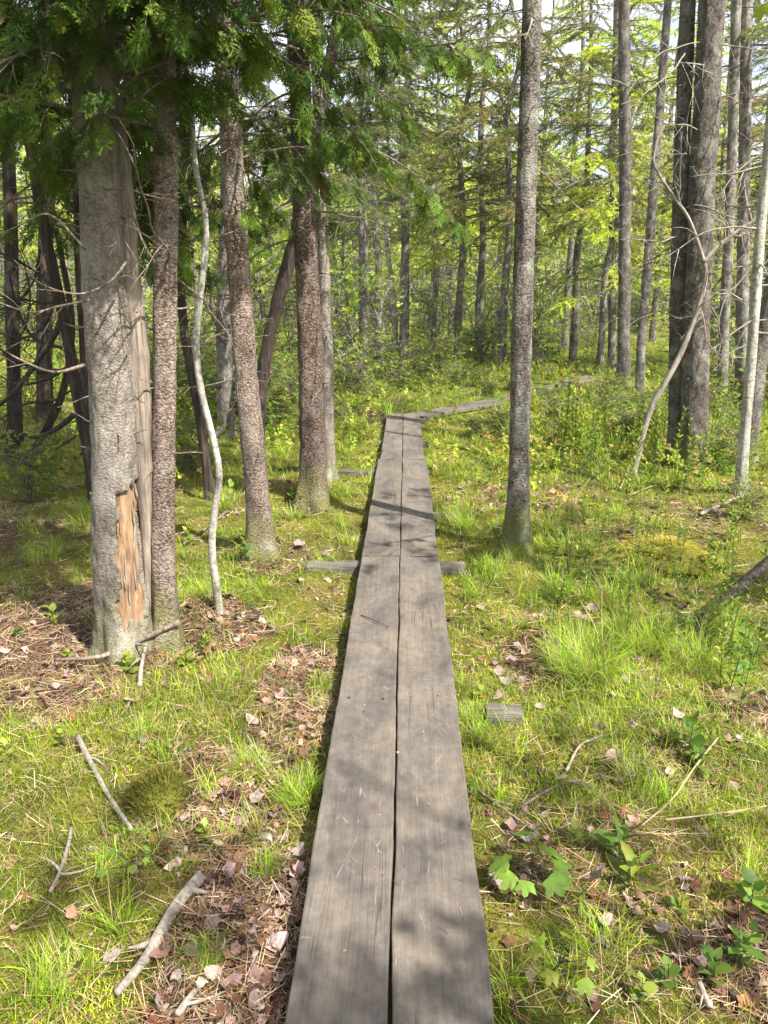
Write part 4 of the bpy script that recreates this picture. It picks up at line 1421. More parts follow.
right_tree((612, 372), [(612, 300), (613, 180), (616, 40)], 8, M['bark_far'], 'thin trunk left of the far stout trunk', seed=40, dead=12, dz=(3, 8), dlen=(0.8, 2.2), cz=4.0, height=12, clen=2.6, nlimb=16, deadmat='dead_brown')


# crooked leaning dead stem that forks
def crooked_snag():
    base = (648, 420)
    b = on_ground(*base)
    yy = 7.5
    b = aty(634, 470, yy)
    b[2] = gz(b[0], yy)

    def path(pts, m, dy=0.0):
        return catmull(np.array([aty(x, y, yy + dy) for x, y in pts]), m)
    root = empty('dead_tree', b, 'crooked pale leaning dead stem that forks in front of the right-hand spruces', 'tree')
    main = path([(632, 476), (643, 434), (652, 406), (664, 385), (680, 355), (692, 325), (702, 295), (706, 272), (702, 258)], 70, 0)
    mb = MB()
    tube(mb, main, np.interp(np.linspace(0, 1, 70), [0, 0.3, 1], [0.036, 0.028, 0.018]), 14, None, 0.22, 0, 4)
    mb.build('trunk', M['dead_grey'], root, loc=b)
    for pts, r in (([(704, 262), (697, 240), (688, 217), (676, 200), (664, 182), (654, 163), (657, 140), (664, 126)], 0.017), ([(704, 262), (716, 248), (736, 232), (752, 222), (772, 206)], 0.018),
                   ([(752, 222), (746, 200), (744, 180), (748, 168)], 0.010), ([(716, 248), (728, 240), (745, 226)], 0.012)):
        mb = MB()
        q = path(pts, 40, -0.05)
        tube(mb, q, np.linspace(r, r * 0.55, 40), 9, None, 0.15, 0, 2)
        rg = random.Random(int(pts[1][0]))
        for _ in range(4):
            i = rg.randrange(12, 39)
            dead_branch(mb, q[i], norm(q[i] - q[i - 1]) + np.array([rg.gauss(0, .7), rg.gauss(0, .7), rg.gauss(0, .7)]), rg.uniform(.2, .6), 0.007, 0.1, 0.14, 3, 1, rg, 5)
        mb.build('branch', M['dead_grey'], root, loc=b)
    # bleached curling side branches that cross in front
    for pts, r in (([(764, 260), (750, 268), (738, 284), (726, 296), (718, 322)], 0.012), ([(766, 320), (752, 322), (742, 335)], 0.009), ([(768, 150), (745, 165), (730, 180), (720, 196)], 0.011),
                   ([(742, 300), (722, 290), (708, 300)], 0.007), ([(748, 345), (732, 352), (712, 372)], 0.009)):
        mb = MB()
        q = path(pts, 30, -0.5)
        tube(mb, q, np.linspace(r, r * 0.35, 30), 7, None, 0.1)
        rg = random.Random(int(pts[0][1]))
        for _ in range(3):
            i = rg.randrange(8, 29)
            dead_branch(mb, q[i], norm(q[i] - q[i - 1]) + np.array([rg.gauss(0, .8), rg.gauss(0, .8), rg.gauss(0, .8)]), rg.uniform(.15, .4), 0.005, 0.1, 0.14, 2, 1, rg, 5)
        mb.build('branch', M['dead_grey'], root, loc=b)


crooked_snag()

# ------------------------------------------------------------------ background trees: prototypes and copies
HID = []


def proto_conifer(name, seed, h, clen, z0, cols, label, r0=0.10, leafy=0.9, tm=NEEDLES_FAR, mat='bark_far', dens=10, nl=60, dead=14, droop=0.45, group='trees standing back in the wood'):
    rg = random.Random(seed)
    root = empty(name, (0, 0, -50), label, 'tree', group)
    P = np.array([(0, 0, -0.1)] + [(rg.gauss(0, 0.05) * k / 3, rg.gauss(0, 0.05) * k / 3, h * k / 8) for k in range(1, 9)])
    Q = catmull(P, 90)
    rad = np.linspace(r0, 0.015, 90)
    wood = MB()
    tube(wood, Q, rad, 12, None, 0.12, 0.3, seed)
    for i in range(dead):
        zz = rg.uniform(1.0, z0 + 1.5)
        j = int(zz / h * 89)
        a = rg.uniform(0, 6.28)
        dead_branch(wood, Q[j], (math.cos(a), math.sin(a), rg.uniform(-.4, .2)), rg.uniform(0.5, 1.4), 0.011, 0.3, 0.12, 5, 1, rg, 4)
    cm = MB()
    limbs = []
    for i in range(nl):
        u = (i + rg.random()) / nl
        zz = z0 + (h - 0.15 - z0) * u
        j = min(89, int(zz / h * 89))
        limbs.append((Q[j], rg.uniform(0, 6.28), clen * max(0.14, (1 - u) ** 0.8) * rg.uniform(0.6, 1.15), rg.uniform(-0.15, 0.3), droop * rg.uniform(0.4, 1.4), 0.016, leafy if u > 0.15 else leafy * 0.75))
    needle_limbs(limbs, wood, cm, seed + 1, cols, tm, tw=(0.26, 0.5), dens=dens)
    wood.build('trunk', M[mat], root)
    cm.build('crown', M['needle'], root, smooth_shade=False)
    HID.append(root)
    return root


def proto_broadleaf(name, seed, h, spread, z0, cols, label, r0=0.06, mat='birch', n_br=16, dens=1.0, stems=1, tw=(0.14, 0.26), tm=LEAFFAR, group='trees standing back in the wood', cat='tree', leaf=True, lean=0.1):
    rg = random.Random(seed)
    root = empty(name, (0, 0, -50), label, cat, group)
    wood, cm = MB(), MB()
    pos, dirs, sc = [], [], []
    for s_ in range(stems):
        a0 = rg.uniform(0, 6.28)
        ln_ = lean if stems == 1 else rg.uniform(0.15, 0.5)
        P = np.array([(0, 0, -0.1)] + [(math.cos(a0) * ln_ * h * (k / 6) ** 1.3 + rg.gauss(0, 0.06) * k / 3, math.sin(a0) * ln_ * h * (k / 6) ** 1.3 + rg.gauss(0, .06) * k / 3, h * k / 6 * rg.uniform(0.9, 1.0)) for k in range(1, 7)])
        Q = catmull(P, 70)
        tube(wood, Q, np.linspace(r0, 0.008, 70), 9, None, 0.12, 0.25, seed)
        for i in range(n_br):
            u = rg.uniform(z0 / h, 0.97)
            q = Q[int(u * 69)]
            a = rg.uniform(0, 6.28)
            bl = spread * rg.uniform(0.4, 1.0) * (1.15 - 0.7 * u)
            B = catmull(limb_path(q, a, bl, rg.uniform(0.1, 0.8), rg.uniform(-0.1, 0.5), rg, 6), 14)
            tube(wood, B, np.linspace(max(0.006, r0 * 0.3 * (1.1 - u)), 0.003, 14), 5)
            for t_ in range(max(2, int(bl * 5))):
                w = rg.randrange(4, 13)
                d = norm(norm(B[w + 1] - B[w]) + np.array([rg.gauss(0, .7), rg.gauss(0, .7), rg.gauss(0, .5)]))
                e = B[w] + d * rg.uniform(0.2, 0.6)
                tube(wood, [B[w], (B[w] + e) / 2 + (0, 0, 0.02), e], [0.005, 0.004, 0.002], 4)
                for _ in range(max(0, int(rg.gauss(3.0, 1.0) * dens))):
                    pos.append(B[w] + (e - B[w]) * rg.uniform(0.2, 1.05))
                    dirs.append(d + np.array([rg.gauss(0, .8), rg.gauss(0, .8), rg.gauss(0, .5)]))
                    sc.append(rg.uniform(*tw))
    wood.build('trunk', M[mat], root)
    if pos and leaf:
        k = len(pos)
        scatter_on(cm, tm, np.array(pos), np.array(dirs), RNG.normal(0, 0.5, (k, 3)) + (0, 0, 1), np.array(sc), jitter_col(cols, k, 0.25, 0.08))
        cm.build('crown', M['leaf'], root, smooth_shade=False)
    HID.append(root)
    return root


GB = 'trees standing back in the wood'
rgk = random.Random(123)
sp1 = proto_conifer('spruce_tree', 61, 9.5, 2.1, 2.4, SPRUCE_COLS, 'spruce', 0.11, 0.9, dens=15, nl=70)
sp2 = proto_conifer('spruce_tree', 62, 12.0, 2.4, 3.8, SPRUCE_COLS, 'spruce', 0.13, 0.85, dens=14, nl=75, dead=30)
sp3 = proto_conifer('spruce_tree', 63, 7.0, 1.7, 1.0, [(0.05, 0.09, 0.03), (0.07, 0.11, 0.035)], 'spruce', 0.08, 0.92)
sp4 = proto_conifer('spruce_tree', 75, 10.5, 3.0, 3.3, [(0.16, 0.175, 0.045), (0.21, 0.20, 0.06), (0.13, 0.165, 0.045), (0.25, 0.235, 0.08)], 'spruce', 0.10, 0.8, dens=11, nl=72, dead=26, droop=0.6)
la1 = proto_conifer('larch_tree', 64, 8.5, 1.9, 1.6, LARCH_COLS, 'larch', 0.08, 0.85, dens=12)
la2 = proto_conifer('larch_tree', 65, 10.5, 2.0, 2.6, LARCH_COLS, 'larch', 0.09, 0.75, dens=11)
bi1 = proto_broadleaf('birch_tree', 66, 8.0, 1.7, 2.2, LEAF_COLS, 'birch', 0.06, 'birch', 18, 0.8)
bi2 = proto_broadleaf('birch_tree', 67, 10.0, 2.0, 3.2, LEAF_COLS, 'birch', 0.07, 'bark_far', 20, 0.8)
ma1 = proto_broadleaf('maple_tree', 68, 7.0, 2.0, 1.2, LEAF_COLS, 'maple', 0.06, 'bark_far', 22, 1.0)
al1 = proto_broadleaf('alder_shrub', 69, 3.0, 1.1, 0.5, LEAF_COLS, 'alder', 0.028, 'bark_far', 9, 0.7, stems=5, tw=(0.1, 0.18), cat='shrub', group='shrubs in the understorey')
al2 = proto_broadleaf('alder_shrub', 70, 2.2, 0.9, 0.25, BUSH_COLS, 'alder', 0.02, 'bark_far', 9, 1.0, stems=6, tw=(0.09, 0.16), cat='shrub', group='shrubs in the understorey')
al3 = proto_broadleaf('bog_shrub', 71, 0.9, 0.5, 0.05, BUSH_COLS, 'bush', 0.01, 'dead_brown', 9, 1.3, stems=8, tw=(0.07, 0.12), cat='shrub', group='shrubs in the understorey')
sn1 = proto_broadleaf('dead_tree', 72, 6.5, 1.4, 1.0, LEAF_COLS, 'snag', 0.055, 'dead_grey', 22, 0.0, leaf=False)
sn2 = proto_broadleaf('dead_tree', 73, 3.6, 1.2, 0.6, LEAF_COLS, 'snag', 0.04, 'dead_grey', 10, 0.0, stems=3, leaf=False)


def put(proto, px, py, label, sc=1.0, group=GB, rz=None):
    p = on_ground(px, py)
    return dup(proto, (p[0], p[1], p[2] - 0.03), random.uniform(0, 6.28) if rz is None else rz, sc, label, group)


# named ones one can point to
put(sp2, 364, 388, 'slim tall trunk with pale bark left of the boardwalk end', 0.75)
put(sp2, 378, 376, 'second slim trunk right of the slim tall trunk past the boardwalk end', 0.72)
put(sp2, 404, 362, 'dark straight spruce behind the boardwalk bend', 1.0)
put(sp4, 458, 366, 'brownish green spruce whose drooping boughs hang left of the single grey trunk', 1.0)
put(la1, 600, 372, 'bright yellow-green larch left of the far stout trunk', 1.0)
put(sp4, 572, 366, 'shaggy spruce with bare lower limbs right of the single grey trunk', 1.0, rz=2.0)
put(la1, 500, 345, 'bright larch behind the single grey trunk', 0.9)
put(sp3, 760, 380, 'bushy dark young spruce behind the thin white birch', 0.75)
put(ma1, 345, 362, 'leafy young maple left of the two slim trunks', 0.9)
for (px_, D_, k_, s_, lab_) in ((472, 21, la2, 1.15, 'tall pale larch filling the sky left of the single grey trunk'), (496, 18.5, sp4, 1.0, 'wide spruce showing just left of the single grey trunk'), (428, 25, la1, 1.3, 'larch rising behind the cedar spray tips'),
                                (520, 22, bi2, 1.15, 'tall sparse-leaved tree directly behind the single grey trunk'), (556, 24, la2, 1.2, 'tall larch right of the single grey trunk'),
                                (742, 17, sp4, 1.0, 'wide spruce behind the thin white birch'), (700, 23, bi2, 1.2, 'sparse-leaved tree behind the right-hand clump'), (392, 20, bi1, 1.2, 'white-stemmed birch behind the bend'), (590, 19, bi1, 1.25, 'tall birch left of the far stout trunk'),
                                (445, 30, la2, 1.3, 'far tall larch in the middle gap'), (640, 27, la2, 1.25, 'far tall larch behind the leaning slender tree')):
    x_ = (px_ - 400) / F_PX * D_
    dup(k_, (x_, D_, gz(x_, D_) - 0.03), rgk.uniform(0, 6.28), s_, lab_, GB)
put(sn2, 540, 368, 'low bare branching dead tree beyond the far boardwalk', 0.8)
put(sn2, 478, 352, 'pale twisted dead stems beyond the bend', 0.75)

rg = random.Random(99)
LBL = {id(sp4): 'far wide-spreading brownish green spruce in the back wood', id(sp1): 'far green spruce among the trees of the back wood', id(sp2): 'far tall spruce with bare lower trunk in the back wood', id(sp3): 'far bushy young spruce in the back wood',
       id(la1): 'far yellow-green larch in the back wood', id(la2): 'far tall yellow-green larch in the back wood', id(bi1): 'far white-stemmed birch with sparse pale leaves',
       id(bi2): 'far grey-stemmed tree with sparse pale leaves', id(ma1): 'far leafy pale green broadleaf tree in the back wood', id(sn1): 'far bare grey dead tree in the back wood', id(sn2): 'far cluster of bare pale dead stems'}
far_kinds = [sp1, sp2, sp3, la1, la2, bi1, bi2, ma1, sn1, sn2]
far_w = [0.6, 0.7, 0.3, 2.0, 1.8, 3, 3, 3, 3.0, 3.0]
placed = []
tries = 0
while len(placed) < 46 and tries < 4000:
    tries += 1
    D = 18 + 32 * rg.random() ** 0.8
    px = rg.uniform(-120, 890)
    x = (px - 400) / F_PX * D
    if board_dist(np.array([x]), np.array([D]))[0] < 1.2:
        continue
    # keep the view past the bend fairly open
    if (330 < px < 600 and D < 20) or (320 < px < 510 and D < 34):
        continue
    if any(math.hypot(x - a, D - c) < 1.3 for a, c in placed):
        continue
    placed.append((x, D))
    k = rg.choices(far_kinds, far_w)[0]
    s_ = rg.uniform(0.7, 1.15)
    dup(k, (x, D, gz(x, D) - 0.03), rg.uniform(0, 6.28), s_, LBL[id(k)], GB, (rg.gauss(0, 0.03), rg.gauss(0, 0.03)))

# shrub layer
SL = {id(al1): 'tall many-stemmed alder shrub with pale leaves in the understorey', id(al2): 'mid-height leafy green shrub in the understorey', id(al3): 'knee-high twiggy bog shrub with small leaves'}
n_sh = 0
while n_sh < 115:
    D = 10.0 + 24 * rg.random()
    px = rg.uniform(-60, 830)
    x = (px - 400) / F_PX * D
    if board_dist(np.array([x]), np.array([D]))[0] < 0.9 or (320 < px < 480 and D < 13) or (480 <= px < 640 and D < 17.5) or (px < 110 and D < 13):
        continue
    if D < 13.5:
        k = rg.choices([al3, al2], [4, 1])[0]
    else:
        k = rg.choices([al3, al2, al1], [2, 3, 3])[0]
    dup(k, (x, D, gz(x, D) - 0.03), rg.uniform(0, 6.28), rg.uniform(0.6, 1.1), SL[id(k)], 'shrubs in the understorey')
    n_sh += 1
for (px, py, k, s_) in ((30, 500, al3, 0.5), (190, 470, al3, 0.6), (240, 430, al3, 0.8), (440, 372, al3, 0.8), (330, 392, al3, 0.8), (650, 440, al3, 0.4),
                        (720, 470, al3, 0.45), (745, 520, al3, 0.3), (350, 400, al3, 0.7), (280, 420, al3, 0.6)):
    p = on_ground(px, py)
    dup(k, (p[0], p[1], p[2] - 0.02), rg.uniform(0, 6.28), s_, SL[id(k)], 'shrubs in the understorey')

n_lo = 0
rgu = random.Random(314)
while n_lo < 70:
    D = rgu.uniform(8.8, 19)
    px = rgu.uniform(300, 740)
    x = (px - 400) / F_PX * D
    bd = board_dist(np.array([x]), np.array([D]))[0]
    if bd < 0.4 or (D < 10.8 and 340 < px < 470):
        continue
    dup(al3, (x, D, gz(x, D) - 0.02), rgu.uniform(0, 6.28), rgu.uniform(0.25, 0.5) * (0.6 if bd < 0.8 else 1), 'low leafy bog shrub spreading in the middle distance', 'shrubs in the understorey')
    n_lo += 1


def build_undergrowth():
    mb = MB()
    n = 26000
    y = 6.0 + 17 * RNG.random(n) ** 0.8
    x = (RNG.uniform(-60, 830, n) - 400) / F_PX * y
    cl_ = smooth(0.42, 0.66, fbm(x * 1.3 + 5, y * 1.3 + 8, 3, 131))
    k = (RNG.random(n) < 0.06 + 0.94 * cl_ * smooth(5.5, 9.5, y)) & (board_dist(x, y) > 0.33)
    x, y = x[k], y[k]
    n = len(x)
    z = ground_z(x, y) + RNG.uniform(0.0, 0.16, n)
    a = RNG.uniform(0, 6.28, n)
    d = np.stack([np.cos(a), np.sin(a), RNG.uniform(0.1, 1.4, n)], 1)
    cols = np.array(BUSH_COLS + [(0.30, 0.36, 0.05), (0.24, 0.20, 0.06), (0.34, 0.26, 0.10)])
    scatter_on(mb, LEAFTWIGS, np.stack([x, y, z], 1), d, RNG.normal(0, 0.5, (n, 3)) + (0, 0, 1), RNG.uniform(0.09, 0.2, n), jitter_col(cols, n, 0.25))
    tag(mb.build('undergrowth', M['leaf'], None, smooth_shade=False), 'low leafy ground cover in the middle distance', 'undergrowth', kind='stuff')


build_undergrowth()

# far wood, one mass
def far_wood():
    rgp = random.Random(5)
    wood, cm = MB(), MB()
    pos, sc, nrm = [], [], []
    for i in range(420):
        D = rgp.uniform(48, 75)
        x = rgp.uniform(-52, 52)
        h = rgp.uniform(6, 11)
        z = gz(x, D)
        tube(wood, np.array([(x, D, z - .1), (x + rgp.gauss(0, .15), D, z + h * .5), (x + rgp.gauss(0, .3), D, z + h)]), [0.12, 0.08, 0.02], 6)
        for _ in range(230):
            u = rgp.random() ** 0.8
            rr = 1.7 * (1 - u * 0.6) * math.sqrt(rgp.random())
            a = rgp.uniform(0, 6.28)
            pos.append((x + rr * math.cos(a), D + rr * math.sin(a), z + 0.3 + (h + 0.3) * u))
            sc.append(rgp.uniform(0.3, 0.6))
    k = len(pos)
    base = np.array(LEAF_COLS + [(0.34, 0.38, 0.16), (0.12, 0.16, 0.06)])
    tree_of = np.repeat(RNG.integers(0, len(base), 420), 230)
    c = base[tree_of] * np.exp(RNG.normal(0, 0.25, (k, 1)))
    scatter_on(cm, LEAFFAR, np.array(pos), RNG.normal(0, 1, (k, 3)), RNG.normal(0, 1, (k, 3)), np.array(sc), c)
    root = empty('distant_woods', (0, 60, 0), 'distant mass of pale green woodland closing the view', 'woods')
    root['kind'] = 'stuff'
    wood.build('trunk_mass', M['bark_far'], root, loc=(0, 60, 0))['kind'] = 'stuff'
    cm.build('foliage', M['leaf'], root, loc=(0, 60, 0), smooth_shade=False)['kind'] = 'stuff'


far_wood()

# trees just outside the frame on the sun side, whose crowns dapple the boards
for (x, y, pr, s_, lab) in ((3.9, 2.9, ma1, 0.9, 'leafy maple beside the path shading the single grey trunk'), (5.2, 0.9, bi2, 0.8, 'slender tree beside the path casting dappled shade'), (3.9, -2.2, ma1, 1.08, 'young maple beside the viewer casting thin shade'), (3.5, -0.42, bi1, 0.9, 'slim birch beside the viewer casting a narrow shadow'), (5.4, -3.4, la2, 0.72, 'larch behind the viewer casting light shade'), (3.3, -4.2, bi2, 0.9, 'birch behind the viewer casting light shade')):
    dup(pr, (x, y, 0), 1.0 + x, s_, lab, 'trees outside the frame on the sunny side')

# the prototypes themselves become one more far tree each, well inside the wood
for i, r_ in enumerate(HID):
    px = -40 + i * 66
    D = 27 + (i * 7) % 12
    x = (px - 400) / F_PX * D
    r_.location = (x, D, gz(x, D) - 0.03)
    r_['label'] = LBL.get(id(r_)) or SL.get(id(r_))

# ------------------------------------------------------------------ ground cover
def sample_field(y0, y1, dens, wide=0.62, extra=1.2):
    hw1 = wide * y1 + extra
    n = int(dens * (y1 - y0) * 2 * hw1)
    x = RNG.uniform(-hw1, hw1, n)
    y = RNG.uniform(y0, y1, n)
    k = np.abs(x) < wide * y + extra
    return x[k], y[k]


GRASS_COLS = np.array([(0.17, 0.29, 0.012), (0.24, 0.37, 0.016), (0.34, 0.45, 0.026), (0.12, 0.22, 0.012)])
STRAW_COLS = np.array([(0.36, 0.29, 0.15), (0.28, 0.21, 0.11), (0.40, 0.34, 0.20)])
MOSS_COLS = np.array([(0.34, 0.42, 0.016), (0.45, 0.47, 0.022), (0.22, 0.31, 0.014), (0.47, 0.36, 0.07), (0.36, 0.43, 0.02), (0.36, 0.25, 0.09)])


def blades(mb, x, y, ln, wd, col, lean=0.35, dirx=None, diry=None, zoff=-0.005):
    n = len(x)
    z = ground_z(x, y) + zoff
    a = RNG.uniform(0, 2 * math.pi, n)
    if dirx is None:
        bx, by = np.cos(a), np.sin(a)
    else:
        bx, by = dirx, diry
    bend = np.stack([bx, by, np.zeros(n)], 1)
    up = norm(np.stack([bx * lean, by * lean, np.ones(n)], 1) + RNG.normal(0, 0.15, (n, 3)))
    xa = norm(np.cross(bend, up))
    ya = np.cross(up, xa)
    which = RNG.integers(0, len(BLADES), n)
    S = np.stack([wd, ln, ln], 1)
    pos = np.stack([x, y, z], 1)
    for k, (tv, tf) in enumerate(BLADES):
        s = which == k
        mb.inst(tv, tf, pos[s], xa[s], ya[s], up[s], S[s], col[s], BLADE_TONE)


def build_grass():
    mb = MB()
    mm = MB()
    for (y0, y1, dg, dm, w, lmul) in ((0.7, 3.4, 9000, 13000, 1.0, 1.0), (3.4, 6.5, 4200, 6000, 1.3, 1.0), (6.5, 13, 1200, 1400, 2.0, 1.9), (13, 28, 150, 100, 4, 3.0)):
        x, y = sample_field(y0, y1, dg)
        lm = litter_mask(x, y)
        gmask = smooth(0.38, 0.68, fbm(x * 1.7 + 60, y * 1.7 + 30, 3, 71))
        right = smooth(-0.5, 1.0, x)
        keep = RNG.random(len(x)) < np.clip((0.18 + 0.82 * gmask) * (1 - 0.85 * lm) * (0.75 + 0.25 * right), 0, 1)
        keep &= board_dist(x, y) > 0.262
        x, y, gm = x[keep], y[keep], gmask[keep]
        n = len(x)
        ln = RNG.uniform(0.02, 0.085, n) * (0.6 + 0.9 * gm) * lmul
        col = jitter_col(GRASS_COLS, n, 0.22, 0.06)
        col = col * (0.55 + 0.75 * smooth(0.3, 0.7, fbm(x * 2.1 + 71, y * 2.1 + 13, 3, 101)))[:, None]
        dry = RNG.random(n) < 0.2
        col[dry] = jitter_col(STRAW_COLS, int(dry.sum()), 0.2)
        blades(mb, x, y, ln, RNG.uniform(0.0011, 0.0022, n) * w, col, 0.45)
        # moss: dense short yellow-green shoots
        x, y = sample_field(y0, y1, dm)
        lm = litter_mask(x, y)
        mmask = smooth(0.36, 0.6, fbm(x * 1.3 + 10, y * 1.3 + 90, 3, 81))
        keep = (RNG.random(len(x)) < (0.25 + 0.75 * mmask) * (1 - 0.9 * lm)) & (board_dist(x, y) > 0.255)
        x, y = x[keep], y[keep]
        n = len(x)
        tone = smooth(0.35, 0.7, fbm(x * 2.3 + 3, y * 2.3 + 7, 2, 91))[:, None]
        col = jitter_col(MOSS_COLS, n, 0.2, 0.06)
        col = col * (1 - 0.35 * tone) + np.array([0.24, 0.15, 0.05]) * 0.35 * tone
        col = col * (0.52 + 0.75 * smooth(0.3, 0.68, fbm(x * 2.6 + 31, y * 2.6 + 53, 3, 111)))[:, None]
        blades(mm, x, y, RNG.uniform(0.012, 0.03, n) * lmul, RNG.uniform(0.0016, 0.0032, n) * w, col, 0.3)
    # sedge tufts
    tufts = []
    for (px, py, rad, cnt, l_) in ((585, 672, 0.26, 900, 0.27), (640, 650, 0.24, 600, 0.26), (690, 668, 0.22, 500, 0.24), (485, 575, 0.2, 420, 0.2), (470, 600, 0.12, 300, 0.15), (455, 690, 0.10, 300, 0.14), (474, 722, 0.09, 420, 0.10), (490, 728, 0.08, 260, 0.07), (300, 800, 0.12, 380, 0.13), (265, 870, 0.12, 260, 0.1),
                                   (250, 770, 0.14, 300, 0.12), (320, 690, 0.1, 240, 0.12), (470, 740, 0.1, 250, 0.1), (500, 990, 0.09, 160, 0.13), (600, 600, 0.2, 300, 0.2), (560, 590, 0.18, 260, 0.18), (720, 640, 0.25, 500, 0.3), (640, 590, 0.2, 320, 0.22),
                                   (100, 870, 0.14, 320, 0.11), (200, 960, 0.12, 260, 0.1), (60, 980, 0.15, 300, 0.1), (650, 800, 0.16, 320, 0.16), (600, 960, 0.15, 260, 0.14), (430, 470, 0.12, 200, 0.18), (465, 530, 0.15, 260, 0.2), (350, 545, 0.1, 160, 0.12)):
        p = on_ground(px, py)
        tufts.append((p[0], p[1], rad, cnt, l_))
    rgt = random.Random(17)
    for _ in range(210):
        D = rgt.uniform(1.5, 12)
        x = rgt.uniform(-0.55 * D, 0.62 * D)
        tufts.append((x, D, rgt.uniform(0.06, 0.16), rgt.randrange(50, 140), rgt.uniform(0.09, 0.2) * (1.0 if D < 5 else 1.5)))
    for (cx, cy, rad, cnt, l_) in tufts:
        a = RNG.uniform(0, 2 * math.pi, cnt)
        r_ = rad * 0.55 * np.sqrt(RNG.random(cnt))
        x, y = cx + r_ * np.cos(a), cy + r_ * np.sin(a)
        k = board_dist(x, y) > 0.27
        x, y, a, r_ = x[k], y[k], a[k], r_[k]
        if not len(x):
            continue
        col = jitter_col(GRASS_COLS * (1.05, 1.1, 0.95), len(x), 0.2, 0.05)
        dry = RNG.random(len(x)) < 0.26
        col[dry] = jitter_col(STRAW_COLS, int(dry.sum()), 0.2)
        aa = a * 0.7 + RNG.uniform(0, 6.28) + RNG.normal(0, 0.9, len(x))
        blades(mb, x, y, l_ * RNG.uniform(0.3, 1.2, len(x)) ** 0.9, RNG.uniform(0.0012, 0.0023, len(x)) * max(1, cy / 3.2), col, 0.35, np.cos(aa), np.sin(aa))
    o = mb.build('grass', M['grass'], None, smooth_shade=True)
    tag(o, 'fine green grass and sedge blades growing over the mossy floor', 'grass', kind='stuff')
    o = mm.build('moss', M['grass'], None, smooth_shade=True)
    tag(o, 'yellow green moss shoots carpeting the ground', 'moss', kind='stuff')


build_grass()


# dead leaves -------------------------------------------------------
def leaf_outline(kind, rg):
    pts = []
    if kind == 'maple':
        r_ = [.95, .68, .85, .62, .72, .55, .6, .4, .6, .55, .72, .62, .85, .68]
        for k, rr in enumerate(r_):
            a = math.pi / 2 + 2 * math.pi * k / len(r_)
            rr *= rg.uniform(0.85, 1.1)
            pts.append((rr * math.cos(a) * 0.5, rr * math.sin(a) * 0.5))
    else:
        for k in range(12):
            a = 2 * math.pi * k / 12
            pts.append((0.28 * math.cos(a) * rg.uniform(0.85, 1.1), 0.5 * math.sin(a) * rg.uniform(0.9, 1.05)))
    return np.array(pts)


def tmpl_deadleaf(kind, seed, curl):
    rg = random.Random(seed)
    o = leaf_outline(kind, rg)
    n = len(o)
    ring = o * 0.55
    P = np.vstack([[0, 0], ring, o])
    ph = rg.uniform(0, 6.28)
    z = curl * (P[:, 0] ** 2 + 0.5 * P[:, 1] ** 2) * 2.0 + 0.2 * np.sin(P[:, 0] * 8 + ph) * np.hypot(P[:, 0], P[:, 1]) + 0.08 * np.cos(P[:, 1] * 8 + ph)
    V = np.column_stack([P, z])
    k = np.arange(n)
    t = np.stack([0 * k, 1 + k, 1 + (k + 1) % n], 1)
    q = np.stack([1 + k, 1 + n + k, 1 + n + (k + 1) % n, 1 + (k + 1) % n], 1)
    return V, [t, q]


DEAD = [tmpl_deadleaf('maple', 1, 0.35), tmpl_deadleaf('maple', 2, -0.3), tmpl_deadleaf('oval', 3, 0.6), tmpl_deadleaf('oval', 4, -0.5), tmpl_deadleaf('maple', 5, 0.6)]
LITTER_COLS = [(0.10, 0.055, 0.035), (0.16, 0.092, 0.062), (0.24, 0.16, 0.125), (0.065, 0.036, 0.026), (0.33, 0.255, 0.22), (0.17, 0.085, 0.045), (0.28, 0.20, 0.17)]


